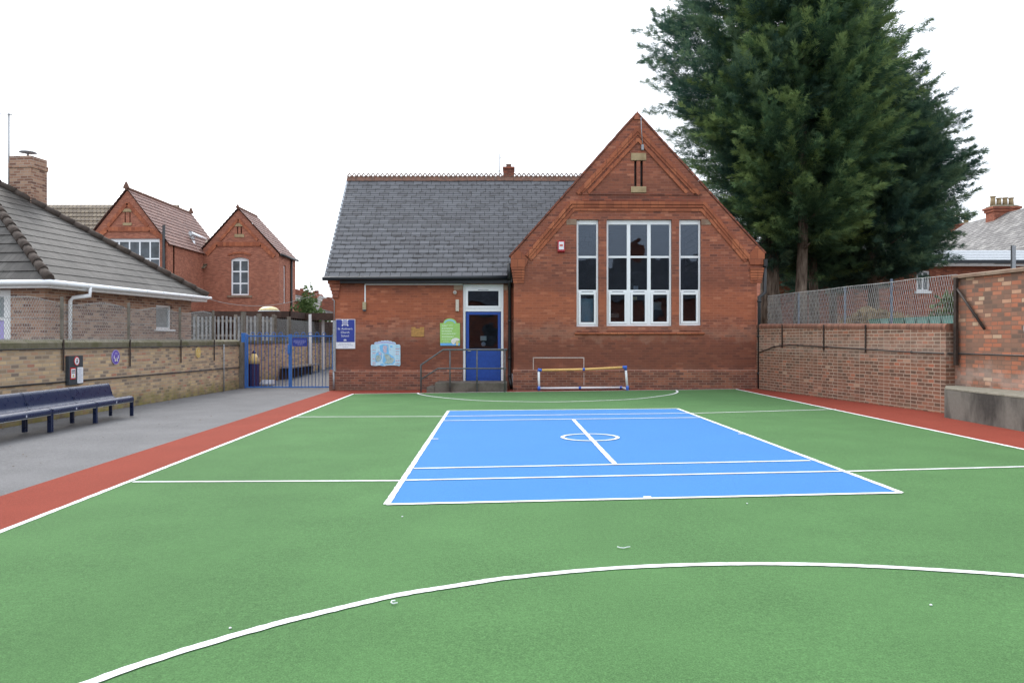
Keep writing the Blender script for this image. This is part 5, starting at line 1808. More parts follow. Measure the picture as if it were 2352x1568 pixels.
mb.build('walls', M['brick_flared'], far)
mb = MB()
mb.box(xl1, xr1, 52.8, 53, 0, ze1); mb.box(xl2 + 0.4, xr2 - 0.5, 58.9, 59.0, 0, ze2); mb.box(xr2 - 0.8, xr2 - 0.7, 58.5, 62, 0, ze2); mb.build('inner_walls', M['room'], far)
mb = MB()
for (cx0, cz0, xa, xb, zz, y0, y1, rows) in ((ax, az + 0.1, xl1 - 0.15, xr1 + 0.15, ze1 - 0.05, 51.85, 62.4, 14), (bx, bz + 0.1, xl2 - 0.15, xr2 + 0.2, ze2 - 0.05, 57.85, 62.4, 14)):
    for xf in (xa, xb):
        mb.coursed(Vector((xf, y0, zz)), Vector((xf, y1, zz)), Vector((cx0, y1, cz0)), Vector((cx0, y0, cz0)), rows, 0.04)
    # gable end at the back
mb.poly([(xl1, 62.4, ze1), (xr1, 62.4, ze1), (ax, 62.4, az)]); mb.poly([(xl2, 62.3, ze2), (xr2, 62.3, ze2), (bx, 62.3, bz)])
mb.build('gable_roof', M['tile_red'], far, fixn=False)
mb = MB()
zl = EYE + 310 * 60 / FPX
mb.coursed(Vector((-48, 54.5, 6.3)), Vector((ax, 54.5, 6.3)), Vector((ax, 60, zl)), Vector((-48, 60, zl)), 15, 0.05)
mb.poly([(-48, 60, zl), (ax, 60, zl), (ax, 65, 6.3), (-48, 65, 6.3)])
mb.coursed(Vector((xr1 - 1.5, 57.6, EYE + 163 * 57.6 / FPX)), Vector((xl2 + 0.6, 57.6, EYE + 163 * 57.6 / FPX)), Vector((xl2 + 1.2, 60.5, EYE + 229 * 60.5 / FPX)), Vector((xr1 - 1.5, 60.5, EYE + 229 * 60.5 / FPX)), 9, 0.05)
mb.build('link_roof', M['tile_brown_far'], far, fixn=False)
mb = MB(); mb.box(-47, xl1, 55, 55.3, 0, 6.4); mb.build('side_wall', M['brick_flared'], far)
mb = MB()
for (cx0, cz0, y) in ((ax, az, 51.8), (bx, bz, 57.8)):
    mb.tube([(cx0, y, cz0 + 0.1), (cx0, y + (10.4 if y < 55 else 4.3), cz0 + 0.1)], 0.12, 6)
mb.prism([(ax - 0.2, 51.75, az + 0.1), (ax + 0.2, 51.75, az + 0.1), (ax, 51.75, az + 0.55)], (0, 0.2, 0))
mb.prism([(ax - 0.2, 62.2, az + 0.1), (ax + 0.2, 62.2, az + 0.1), (ax, 62.2, az + 0.6)], (0, 0.2, 0))
mb.prism([(bx - 0.15, 57.75, bz + 0.1), (bx + 0.15, 57.75, bz + 0.1), (bx, 57.75, bz + 0.35)], (0, 0.2, 0))
mb.build('ridge_tiles', M['ridge_clay'], far)
# bands, slot stones
mb = MB()
def fband(pts, K, y, th, pr):
    for (a, b) in zip(pts[:-1], pts[1:]):
        A_, B_ = Vector(((a[0] - CU) * K, 0, EYE + (CV - a[1]) * K)), Vector(((b[0] - CU) * K, 0, EYE + (CV - b[1]) * K))
        n_ = Vector((-(B_ - A_).z, 0, (B_ - A_).x)).normalized() * th / 2
        mb.prism([(p.x, y - pr, p.z) for p in (A_ + n_, B_ + n_, B_ - n_, A_ - n_)], (0, pr - 0.003, 0))
fband([(248, 520), (293, 467), (340, 520)], K1, 52, 0.22, 0.07); mb.build('moulded_band', M['brick_trim'], far); mb = MB(); fband([(222, 545), (247, 527), (345, 527), (378, 548)], K1, 52, 0.3, 0.07)
mb.build('moulded_band', M['brick_trim'], far); mb = MB(); fband([(506, 552), (548, 504), (592, 552)], K2, 58, 0.2, 0.07); mb.build('moulded_band', M['brick_trim'], far); mb = MB(); fband([(475, 585), (497, 561), (600, 561), (630, 590)], K2, 58, 0.3, 0.07)
mb.build('moulded_band', M['brick_trim'], far); mb = MB(); fband([(524, 586), (535, 582), (551, 580), (566, 582), (577, 586)], K2, 58, 0.12, 0.06)
mb.build('moulded_band', M['brick_trim'], far)
for (u, v0, v1, K, y) in ((293, 480, 487, K1, 52), (293, 512, 518, K1, 52), (550, 513, 520, K2, 58), (550, 538, 545, K2, 58)):
    hw = 10 if K == K1 else 11
    mb = MB()
    mb.box((u - hw - CU) * K, (u + hw - CU) * K, y - 0.05, y + 0.1, EYE + (CV - v1) * K, EYE + (CV - v0) * K)
    mb.build('slot_stone', M['sandstone'], far)
mb = MB()
mb.box((545 - 3 - CU) * K2, (557 - CU) * K2, 58.3, 58.35, EYE + 235 * K2, EYE + 270 * K2); mb.box((284 - CU) * K1, (303 - CU) * K1, 52.3, 52.35, EYE + 262 * K1, EYE + 298 * K1)
mb.build('slot_backing', M['black_iron'], far)


def bars(m, x0, x1, z0, z1, y, cols, rows, f, head=0.0):
    m.box(x0, x0 + f, y, y + 0.08, z0, z1); m.box(x1 - f, x1, y, y + 0.08, z0, z1)
    m.box(x0 + f, x1 - f, y, y + 0.08, z0, z0 + f); m.box(x0 + f, x1 - f, y, y + 0.08, z1 - f - head, z1)
    for c in range(1, cols):
        xc = x0 + (x1 - x0) * c / cols
        m.box(xc - f / 2, xc + f / 2, y + 0.005, y + 0.08, z0 + f, z1 - f - head)
    for r_ in range(1, rows):
        zc = z0 + (z1 - z0) * r_ / rows
        m.box(x0 + f, x1 - f, y + 0.01, y + 0.07, zc - f / 2, zc + f / 2)


m = MB(); bars(m, wa[0], wa[1], wa[2], wa[3], 52.12, 5, 2, 0.09, 0.12); wn1 = m.build('window', M['white_upvc'], far)
m = MB(); m.box(wa[0] + 0.05, wa[1] - 0.05, 52.16, 52.18, wa[2] + 0.05, wa[3] - 0.05); m.build('pane', M['glass_far'], wn1)
m = MB()
x0, x1, z0, z1 = wb[0][0], wb[1][0], wb[0][1], wb[2][1]
bars(m, x0, x1, z0, z1, 58.12, 2, 3, 0.11)
m.slab([wb[6], wb[2], wb[3], wb[4], wb[5]], [], (0, 58.11, 0), (1, 0, 0), (0, 0, 1), (0, 0.09, 0))
wn2 = m.build('window', M['white_upvc'], far)
m = MB(); m.box(x0 + 0.05, x1 - 0.05, 58.16, 58.18, z0 + 0.05, z1 - 0.05); m.build('pane', M['glass_far'], wn2)
m = MB(); m.box(x0 - 0.25, x1 + 0.25, 57.9, 58.1, z0 - 0.16, z0 - 0.01); m.build('sill', M['limestone'], wn2)
m = MB()
s0, s1 = sw[0][0][1], sw[0][2][1]
for (a, b, c, d) in ((59.2, 59.29, s0, s1), (59.66, 59.75, s0, s1), (59.29, 59.66, s0, s0 + 0.1), (59.29, 59.66, s1 - 0.2, s1), (59.29, 59.66, s0 + 1.0, s0 + 1.08)): m.box(xr2 - 0.16, xr2 - 0.1, a, b, c, d)
wn3 = m.build('window', M['white_upvc'], far)
m = MB(); m.box(xr2 - 0.14, xr2 - 0.12, 59.25, 59.7, s0, s1); m.build('pane', M['glass_far'], wn3)
mb = MB()
mb.tube([((378 - CU) * K1, 51.9, EYE + 262 * K1), ((378 - CU) * K1, 51.9, 1)], 0.10, 8)
mb.tube([(xr2 + 0.08, 61.0, ze2 - 0.1), (xr2 + 0.08, 61.0, 0)], 0.09, 8)
mb.tube([(xr2 + 0.2, 57.9, ze2 - 0.03), (xr2 + 0.2, 62.4, ze2 - 0.03)], 0.09, 8)
mb.build('downpipe', M['black_iron'], far)
mb = MB()
mb.tube([((453 - CU) * K2, 57.3, EYE + 224 * K2), ((453 - CU) * K2, 57.3, EYE + 90 * K2)], 0.13, 8)
mb.tube([((453 - CU) * K2, 57.3, EYE + 228 * K2), ((450 - CU) * K2, 57.0, EYE + 240 * K2), ((466 - CU) * K2, 58.5, EYE + 232 * K2)], 0.12, 8)
mb.build('white_pipe', M['white_upvc'], far)

# overhead cable
mb = MB()
a, b = Vector(bw_(6.6, -0.4)) + Vector((0, 0, 2.75)), Vector((-5.6, 24.2, EYE + 118 * 24.2 / FPX))
mb.tube([a.lerp(b, k / 12) + Vector((0, 0, -0.35 * 4 * (k / 12) * (1 - k / 12))) for k in range(13)], 0.006, 4)
mb.build('overhead_cable', M['wire_dull'], label='thin sagging cable from the bungalow gutter to the corner of the brick wing', category='cable')

aer2 = thing('tv_aerial', (-0.45, 27.6, 7.0), 'thin aerial mast on the school ridge beside the small chimney', 'aerial')
zq = lambda v: EYE + (CV - v) * 27.6 / FPX
mb = MB(); mb.tube([((1147.5 - CU) * 27.6 / FPX, 27.6, zq(410)), ((1147.5 - CU) * 27.6 / FPX, 27.6, zq(353))], 0.014, 6); mb.build('mast', M['grey_metal'], aer2)
mb = MB()
mb.tube([((1147.5 - CU) * 27.6 / FPX, 27.6, zq(364)), ((1152 - CU) * 27.6 / FPX, 27.6, zq(361))], 0.010, 5)
mb.tube([((1143 - CU) * 27.6 / FPX, 27.5, zq(396)), ((1148 - CU) * 27.6 / FPX, 27.6, zq(392))], 0.014, 5)
mb.build('antenna_arm', M['grey_metal'], aer2)

# distant rooftops and a bush in the gap
mb = MB()
t = thing('distant_houses', (-24, 95, 0), 'dark huddle of distant rooftops in the gap left of the brick wing', 'houses')
kq = 95 / FPX
q = lambda u, v, y=95: at(u, v, y)
mb.prism([q(676, 735), q(735, 735), q(735, 691), q(722, 672), q(690, 668), q(681, 664), q(676, 664)], (0, 4, 0))
mb.prism([q(722, 735, 90), q(770, 735, 90), q(770, 683, 90), q(742, 686, 90)], (0, 4, 0))
mb.build('walls', M['brick_dark'], t)
mb = MB()
mb.coursed(q(700, 722, 88), q(790, 740, 88), q(790, 700, 93), q(735, 678, 93), 8, 0.06)
mb.coursed(q(676, 690, 93), q(736, 700, 93), q(728, 680, 97), q(676, 664, 97), 6, 0.06)
mb.build('roof', M['slate_old'], t, fixn=False)
mb = MB()
for (u, v0, v1, y) in ((687, 670, 661, 95), (717.5, 674, 667, 95), (722.5, 674, 666, 95), (748, 685, 681, 94), (754, 686, 682, 94)):
    p = q(u, v0, y); mb.box(p.x - 0.18, p.x + 0.18, y + 1, y + 1.4, p.z - 0.5, EYE + (CV - v1) * y / FPX)
mb.build('chimney', M['brick_dark'], t)

# ================================================================== RIGHT BOUNDARY WALL
RO = (7.33, 23.2)
RA = math.atan2(-7.7, 1.24)
wr = frame_at(RO, RA)
rw = thing('boundary_wall', (RO[0], RO[1], 0), 'low old brick boundary wall on the right with a rounded brick top, below the wire fence', 'wall', rz=RA)
mb = MB(); mb.slab([(-0.2, -0.1), (7.8, -0.1), (7.8, 1.69), (-0.2, 1.84)], [], (0, 0, 0), (1, 0, 0), (0, 0, 1), (0, 0.45, 0)); mb.build('brickwork', M['brick_boundary'], rw)
mb = MB()
prof = [(0.0, 0.0), (-0.012, 0.06), (0.0, 0.1), (0.03, 0.125), (0.2, 0.13), (0.45, 0.12), (0.45, 0.0)]
a_ = [mb.bm.verts.new((-0.2, y, 1.843 + z)) for y, z in prof]
b_ = [mb.bm.verts.new((7.8, y, 1.693 + z)) for y, z in prof]
mb.bm.faces.new(a_); mb.bm.faces.new(b_[::-1])
for i in range(len(prof)): mb.bm.faces.new((a_[i], b_[i], b_[(i + 1) % len(prof)], a_[(i + 1) % len(prof)]))
mb.build('coping', M['brick_onedge'], rw)
rh = thing('boundary_wall', (RO[0], RO[1], 0), 'taller patched brick boundary wall at the right edge with a stone coping', 'wall', rz=RA)
mb = MB(); mb.box(7.80, 20.0, 0.2, 0.52, -0.1, 2.70); mb.build('brickwork', M['brick_boundary_high'], rh)
mb = MB()
for k in range(14): mb.prism([(7.78 + k * 0.9, 0.14, 2.704), (7.78 + k * 0.9, 0.14, 2.76), (7.78 + k * 0.9, 0.36, 2.80), (7.78 + k * 0.9, 0.58, 2.76), (7.78 + k * 0.9, 0.58, 2.704)], (0.892, 0, 0))
mb.build('coping', M['limestone'], rh)
# cable along both walls
mb = MB()
pts = [wr(0.0, -0.03, 1.12), wr(0.9, -0.03, 1.30), wr(1.8, -0.03, 1.36), wr(3.2, -0.03, 1.33), wr(5.0, -0.03, 1.29), wr(6.6, -0.03, 1.245), wr(7.7, -0.03, 1.23), wr(7.95, 0.16, 1.23), wr(9.5, 0.165, 1.22), wr(12, 0.165, 1.18), wr(15, 0.165, 1.15)]
mb.tube(pts, 0.014, 6)
for a in (0.9, 2.2, 3.6, 5.2, 6.8): mb.obox(wr(a, -0.02, [1.30, 1.352, 1.32, 1.285, 1.243][(0.9, 2.2, 3.6, 5.2, 6.8).index(a)]), (0.012, 0, 0), (0, 0.012, 0), (0, 0, 0.025))
mb.build('wall_cable', M['black_iron'], label='black cable clipped along the right boundary walls', category='cable')

cb = [(8.13, 14.75), (8.13, 4.0), (10.6, 4.0), tuple(wr(8.2, 0.19)[:2]), tuple(wr(7.83, 0.19)[:2]), tuple(wr(7.83, -0.02)[:2])]
blk = thing('concrete_block', (8.6, 12, 0), 'stained grey concrete kerb block at the foot of the taller right boundary wall', 'concrete block')
mb = MB(); poly_prism(mb, cb, -0.1, 0.56); mb.build('sides', M['concrete'], blk)
mb = MB(); poly_prism(mb, [(x + (0.006 if x < 8.2 else 0), y) for x, y in cb], 0.563, 0.60); mb.build('top_screed', M['concrete_top'], blk, bevel=0.01)

# fence above the low wall
rf = thing('chain_link_fence', (RO[0], RO[1], 1.9), 'chain link fence with faded blue posts on top of the low right boundary wall', 'fence', rz=RA)
rf.location.z = 0
mb = MB(); chain_mesh(mb, 0.05, 7.85, 2.80, 1.84, 0.074, 0.33, 0.0029, 0.22, None)
mb.build('wire_mesh', M['wire'], rf)
mb = MB()
for z in (2.79,): mb.tube([(0.05 + k * 0.65, 0.22, z - 0.01 * math.sin(k * 1.7)) for k in range(13)], 0.0045, 4)
mb.build('line_wire', M['wire'], rf)
for a, zt2, mat in ((1.75, 2.78, 'post_blue'), (3.95, 2.80, 'post_blue'), (5.75, 2.86, 'post_blue')):
    mb = MB(); mb.box(a - 0.022, a + 0.022, 0.24, 0.275, 1.83, zt2); mb.build('post', M[mat], rf)
for a in (1.35, 3.45, 5.2):
    mb = MB(); mb.box(a - 0.022, a + 0.022, -0.026, -0.012, 1.30 - a * 0.02, 1.95 - a * 0.02); mb.build('iron_strap', M['post_brown'], rf)
ep = thing('fence_end_post', wr(7.92, 0.13, 0.0), 'dark rusty iron end post with a slanting brace against the tall wall', 'post', rz=RA)
mb = MB(); mb.box(-0.035, 0.035, -0.03, 0.03, 1.0, 2.72); mb.build('upright', M['post_brown'], ep)
mb = MB(); mb.tube([(0.03, 0.0, 2.50), (0.72, 0.02, 1.70)], 0.026, 6); mb.build('brace', M['post_brown'], ep)

# round red sign on the taller wall
p = wr(9.46, 0.19, 1.60)
rsn = thing('round_sign', wr(9.69, 0.195, 1.70), 'round faded red play sign with a white rim on the tall right wall', 'sign', rz=RA)
mb = MB(); LT(mb, (0, 0, 0), 0.165, -0.02, 0.003); mb.build('rim', M['sign_white'], rsn)
mb = MB(); LT(mb, (0, 0, 0), 0.15, -0.024, -0.0205); fc = mb.build('face', M['sign_pink_red'], rsn)
mb = MB()
for (x, z, r_) in ((-0.06, 0.02, 0.03), (0.0, -0.06, 0.03), (0.05, 0.05, 0.03)): LT(mb, (x, 0, z), r_, -0.027, -0.0245, 12)
mb.build('sign_figures', M['sign_cream'], fc)

# raised garden behind the wall
mb = MB()
g0, g1 = wr(-0.15, 0.46), wr(20, 0.53)
mb.prism([(g0.x, g0.y, -0.1), (g1.x, g1.y, -0.1), (60, 4, -0.1), (60, 75, -0.1), (7.8, 75, -0.1), (7.8, 33.6, -0.1), (7.8, 24.0, -0.1)], (0, 0, 1.82))
mb.build('garden_ground', M['soil'], loc=(0, 0, 0), kind='structure')

# planters in a row behind the fence
us = [(1942, 'planter_green', 0.42), (1977, 'planter_pale', 0.33), (2003, 'planter_green', 0.5), (2040, 'planter_pale', 0.36), (2064, 'planter_pale', 0.38), (2088, 'planter_pale', 0.36), (2110, 'planter_pale', 0.36)]
labs = ['dark green trough, leftmost of the plant troughs behind the right wire fence', 'short pale trough, second from the left of the plant troughs behind the right wire fence',
        'longest of the dark green troughs, third from the left behind the right wire fence', 'pale trough just right of the last blue fence post', 'pale trough, fifth from the left behind the right wire fence',
        'pale trough, sixth from the left behind the right wire fence', 'pale trough, last in the row before the long dark planter']
a = 4.35
for (u, mt, L_), lab in zip(us, labs):
    t = thing('plant_trough', wr(a, 0.75, 1.72), lab, 'planter', 'plant troughs behind the right fence', rz=RA)
    m = MB()
    m.prism([(0.03, -0.11, 0), (L_ - 0.06, -0.11, 0), (L_ - 0.03, -0.11, 0.25), (0.0, -0.11, 0.25)], (0, 0.24, 0)); m.build('trough', M[mt], t)
    m = MB(); m.box(-0.008, L_ - 0.022, -0.125, 0.145, 0.251, 0.275); m.build('rim', M[mt], t)
    a += L_ + 0.03
t = thing('plant_trough', wr(7.2, 0.8, 1.72), 'long low dark green planter filled with pale soil beside the rusty end post', 'planter', rz=RA)
m = MB(); m.box(0, 1.1, -0.18, 0.2, 0, 0.2); m.build('trough', M['planter_green'], t, bevel=0.01)
m = MB(); m.prism([(0.03, -0.15, 0.202), (1.07, -0.15, 0.202), (1.07, 0.0, 0.27), (1.07, 0.17, 0.202), (0.03, 0.17, 0.202), (0.03, 0.0, 0.25)][:3] + [(1.07, 0.17, 0.202), (0.03, 0.17, 0.202)], (0, 0, 0.05)); m.build('soil', M['fol_dry'], t)

# ================================================================== RED HOUSE AND SLATE ROOFS ON THE RIGHT
K4 = 40 / FPX
h4 = lambda u, v, y=40.0: at(u, v, y)
hs_ = thing('red_house', (25, 42, 1.7), 'red brick house with a striped low roof and lichened slates, right of the conifers', 'house')
wz = lambda v: EYE + (CV - v) * K4
wins = [rectl((2105 - CU) * K4, (2135 - CU) * K4, wz(668), wz(622))]
mb = MB()
mb.slab(rectl(13.0, 34, 1.6, wz(612)), wins, (0, 40, 0), (1, 0, 0), (0, 0, 1), (0, 0.3, 0))
mb.box(13.0, 13.3, 40.3, 60, 1.6, wz(612)); mb.build('walls', M['brick_red_far'], hs_)
mb = MB(); mb.box(13.4, 33.8, 40.9, 41, 1.6, wz(614)); mb.build('inner_walls', M['room'], hs_)
for wd in wins:
    (x0, z0), (x1, _), (_, z1) = wd[0], wd[1], wd[2]
    m = MB(); bars(m, x0, x1, z0, z1, 40.06, 2, 1, 0.08); wn_ = m.build('window', M['white_upvc'], hs_)
    m = MB(); m.box(x0 + 0.05, x1 - 0.05, 40.1, 40.12, z0 + 0.05, z1 - 0.05); m.build('pane', M['glass_far'], wn_)
    m = MB(); m.box(x0 - 0.1, x1 + 0.05, 39.9, 40.05, z0 - 0.13, z0 - 0.005); m.build('sill', M['white_upvc'], wn_)
mb = MB()
zl0, zl1 = wz(601), EYE + 203 * 42 / FPX
for k in range(6):
    a0, a1 = k / 6, (k + 0.72) / 6
    y0, y1 = 39.6 + 2.4 * a0, 39.6 + 2.4 * a1
    z0, z1 = zl0 + (zl1 - zl0) * a0, zl0 + (zl1 - zl0) * a1
    mb.prism([(12.8, y0, z0), (12.8, y1, z1), (12.8, y1, z1 + 0.07), (12.8, y0, z0 + 0.07)], (22, 0, 0))
mb.build('striped_roof', M['lead'], hs_)
mb = MB(); mb.poly([(12.8, 39.62, zl0 - 0.03), (34.8, 39.62, zl0 - 0.03), (34.8, 42, zl1 - 0.03), (12.8, 42, zl1 - 0.03)]); mb.box(12.8, 34.8, 39.45, 39.58, wz(607), wz(600)); mb.build('gutter', M['gutter_black'], hs_)  # added dark backing plane under the roof stripes shares the gutter mesh
mb = MB(); mb.box(12.8, 34.8, 39.6, 39.98, wz(612.5), wz(607.5)); mb.build('soffit', M['white_paint'], hs_)
mb = MB()
zr_, zb_ = 10.4, 5.9
mb.coursed(Vector((28.0, 60, zb_)), Vector((28.0, 42, zb_)), Vector((34.7, 42, zr_)), Vector((34.7, 60, zr_)), 26, 0.02)
mb.coursed(Vector((41.4, 42, zb_)), Vector((41.4, 60, zb_)), Vector((34.7, 60, zr_)), Vector((34.7, 42, zr_)), 26, 0.02)
mb.poly([(28, 60, zb_), (34.7, 60, zr_), (41.4, 60, zb_)])
mb.build('slate_roof', M['slate_old'], hs_, fixn=False)
mb = MB(); mb.box(28.3, 41.1, 42.5, 59.8, 1.6, zb_ - 0.02); mb.build('rear_block', M['brick_red_far'], hs_)


def stack(cx, cy, z0, z1, wx_, wy_, pots, par):
    m = MB()
    m.box(cx - wx_, cx + wx_, cy - wy_, cy + wy_, z0, z1 - 0.35)
    m.box(cx - wx_ - 0.08, cx + wx_ + 0.08, cy - wy_ - 0.08, cy + wy_ + 0.08, z1 - 0.348, z1 - 0.16)
    m.box(cx - wx_ - 0.16, cx + wx_ + 0.16, cy - wy_ - 0.16, cy + wy_ + 0.16, z1 - 0.158, z1)
    s = m.build('chimney', M['brick_red_far'], par, bevel=0.02)
    m = MB(); m.prism([(cx - wx_ - 0.1, cy - wy_ - 0.1, z1 + 0.002), (cx + wx_ + 0.1, cy - wy_ - 0.1, z1 + 0.002), (cx + wx_ - 0.1, cy - wy_ + 0.1, z1 + 0.13), (cx - wx_ + 0.1, cy - wy_ + 0.1, z1 + 0.13)], (0, wy_ * 2, 0)); m.build('chimney_flaunching', M['mossy_stone'], s)
    for k in range(pots):
        px = cx - wx_ + (k + 0.5) * 2 * wx_ / pots
        m = MB(); hh = 0.62 + random.uniform(-0.04, 0.12); m.lathe((px, cy, z1 + 0.08), [(0.19, 0), (0.15, hh * 0.75), (0.14, hh * 0.85), (0.2, hh * 0.93), (0.2, hh), (0.12, hh)], 14); m.build('chimney_pot', M['sandstone'], s)


stack((2301 - CU) * 55.6 / FPX, 55.6, 8.2, EYE + 303 * 55.6 / FPX, 0.86, 0.5, 4, hs_)
stack((2207 - CU) * 62 / FPX, 62, 8.2, EYE + 264 * 62 / FPX, 0.8, 0.5, 2, hs_)
mb = MB(); pp = h4(2327, 612, 30); mb.box(pp.x - 0.07, pp.x + 0.07, 29.95, 30.05, 1.7, EYE + 216 * 30 / FPX); mb.build('steel_post', M['grey_metal'], label='grey steel post rising behind the tall right wall in front of the striped roof', category='post')
mb = MB(); mb.box(14.2, 22, 34, 34.25, 1.6, 2.55); mb.build('garden_wall', M['brick_boundary'], label='low brick garden wall behind the plant troughs', category='wall')

# ================================================================== TREES AND SHRUBS
rng = np.random.default_rng(11)


def fronds(name, P, D, L, W, shade, mat, parent, nb=5, droop=0.25):
    """flat feathery sprays: P base, D direction, L length, each spray is a fan of slim leaflets"""
    n = len(P)
    up = np.array([0, 0, 1.0])
    S = np.cross(D, up); S /= (np.linalg.norm(S, axis=1, keepdims=True) + 1e-6)
    roll = rng.uniform(-1.2, 1.2, n)[:, None]
    Nn = np.cross(S, D)
    S = S * np.cos(roll) + Nn * np.sin(roll)
    Nn = np.cross(S, D)
    V, SH = [], []
    for k in range(nb):
        ang = (k / (nb - 1) - 0.5) * 1.7
        lenk = L * (1.0 - 0.45 * abs(ang)) * rng.uniform(0.75, 1.15, n)
        base = P + D * (L * 0.18 * (1 - abs(ang)))[:, None] * (0.5 if k % 2 else 0.0)
        d = D * np.cos(ang) + S * np.sin(ang) + Nn * rng.uniform(-0.25, 0.25, n)[:, None]
        d[:, 2] -= droop * rng.uniform(0, 1, n) * 0.6
        d /= np.linalg.norm(d, axis=1, keepdims=True)
        side = np.cross(d, Nn); side /= (np.linalg.norm(side, axis=1, keepdims=True) + 1e-6)
        wk = (W * rng.uniform(0.7, 1.2, n))[:, None]
        a = base
        mid = base + d * (lenk * 0.5)[:, None]
        b = mid + side * wk
        c = mid - side * wk
        t_ = base + d * lenk[:, None]
        V.append(np.stack([a, b, t_, c], 1))
        SH.append(shade + 0.10 * rng.standard_normal(n))
    V = np.concatenate(V, 0)
    SH = np.concatenate(SH, 0)
    nq = len(V)
    me = bpy.data.meshes.new(name)
    me.vertices.add(nq * 4)
    me.vertices.foreach_set('co', (V - np.array(OFF[parent.name])).reshape(-1).astype(np.float32))
    me.loops.add(nq * 4)
    me.loops.foreach_set('vertex_index', np.arange(nq * 4, dtype=np.int32))
    me.polygons.add(nq)
    me.polygons.foreach_set('loop_start', np.arange(0, nq * 4, 4, dtype=np.int32))
    me.polygons.foreach_set('loop_total', np.full(nq, 4, dtype=np.int32))
    at_ = me.attributes.new('shade', 'FLOAT', 'POINT')
    at_.data.foreach_set('value', np.repeat(np.clip(SH, 0, 1), 4).astype(np.float32))
    me.update()
    me.validate()
    me.materials.append(mat)
    o = bpy.data.objects.new(name, me)
    COL.objects.link(o)
    o.parent = parent
    OFF[o.name] = OFF[parent.name]
    return o


def conifer(name, label, x, y, zb, ztop, prof, trunk_r, mat, plumes, group, trunk_top=None, lean=0.0, seed=1, bias=0.0):
    """prof: (z, radius) pairs, bottom to top of the crown"""
    global rng
    rng = np.random.default_rng(seed)
    t = thing(name, (x, y, zb), label, 'tree', group)
    m = MB()
    tt = trunk_top or (ztop * 0.8)
    pts = [(x + lean * k / 8 + 0.05 * math.sin(k * 1.3 + seed), y + 0.04 * math.cos(k + seed), zb - 0.1 + (tt - zb) * k / 8) for k in range(9)]
    m.tube(pts, [trunk_r * (1.25 if k == 0 else 1.0 - 0.085 * k) for k in range(9)], 12)
    zs_, rs_ = np.array([p[0] for p in prof]), np.array([p[1] for p in prof])
    # bare lower limbs
    for k in range(10):
        z = zs_[0] + (zs_[-1] - zs_[0]) * (k / 16)
        a = rng.uniform(0, 6.28)
        r_ = float(np.interp(z, zs_, rs_)) * 0.75
        m.tube([(x, y, z), (x + math.cos(a) * r_ * 0.5, y + math.sin(a) * r_ * 0.5, z + 0.1 * r_), (x + math.cos(a) * r_, y + math.sin(a) * r_, z + 0.35 * r_)], [0.07, 0.05, 0.02], 6)
    m.build('trunk', M['bark'], t)
    # plume positions over the crown
    zz = rng.uniform(zs_[0], zs_[-1], plumes * 3)
    rr = np.interp(zz, zs_, rs_)
    keep = rng.uniform(0, rs_.max(), len(zz)) < rr + 0.25
    zz, rr = zz[keep][:plumes], rr[keep][:plumes]
    n = len(zz)
    th = rng.uniform(0, 2 * np.pi, n)
    lump = 1 + 0.13 * np.sin(th * 3 + zz * 1.1 + seed) + 0.12 * np.sin(th * 5 - zz * 1.9 + seed * 2) + 0.09 * np.sin(zz * 4.1 + th * 2)
    fr = np.where(rng.uniform(0, 1, n) < 0.75, rng.uniform(0.68, 0.92, n), rng.uniform(0.2, 0.7, n))
    r_ = rr * lump * fr
    C = np.stack([x + r_ * np.cos(th), y + r_ * np.sin(th), zz], 1)
    el = rng.uniform(0.02, 0.80, n) + 0.3 * (zz - zs_[0]) / (zs_[-1] - zs_[0]) - 0.15
    tw = th + rng.normal(0, 0.3, n)
    AX = np.stack([np.cos(tw) * np.cos(el), np.sin(tw) * np.cos(el), np.sin(el)], 1)
    PL = rng.uniform(1.2, 2.5, n) * (0.72 + 0.06 * rr)
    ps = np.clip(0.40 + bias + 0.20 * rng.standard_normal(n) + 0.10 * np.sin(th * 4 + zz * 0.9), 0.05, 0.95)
    k = 44
    s = np.tile(np.linspace(0.0, 1.0, k), (n, 1)) + rng.uniform(-0.04, 0.04, (n, k))
    wid = (0.30 * (1 - s) ** 0.8 + 0.03) * PL[:, None]
    ph = rng.uniform(0, 2 * np.pi, (n, k))
    S = np.cross(AX, [0, 0, 1.0]); S /= np.linalg.norm(S, axis=1, keepdims=True) + 1e-6
    U = np.cross(S, AX)
    rad = (S[:, None, :] * np.cos(ph)[..., None] + U[:, None, :] * np.sin(ph)[..., None] * 0.6)
    off = wid * rng.uniform(0.0, 0.75, (n, k))
    P = C[:, None, :] + AX[:, None, :] * (s * PL[:, None])[..., None] + rad * off[..., None]
    D = AX[:, None, :] * 1.0 + rad * (0.62 * (1 - s) + 0.12)[..., None] + rng.normal(0, 0.18, (n, k, 3))
    D /= np.linalg.norm(D, axis=2, keepdims=True)
    L = (0.42 * (1 - 0.35 * s) * rng.uniform(0.7, 1.25, (n, k)))
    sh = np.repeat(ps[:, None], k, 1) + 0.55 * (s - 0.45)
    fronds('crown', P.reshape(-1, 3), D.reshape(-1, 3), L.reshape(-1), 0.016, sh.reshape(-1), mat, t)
    return t


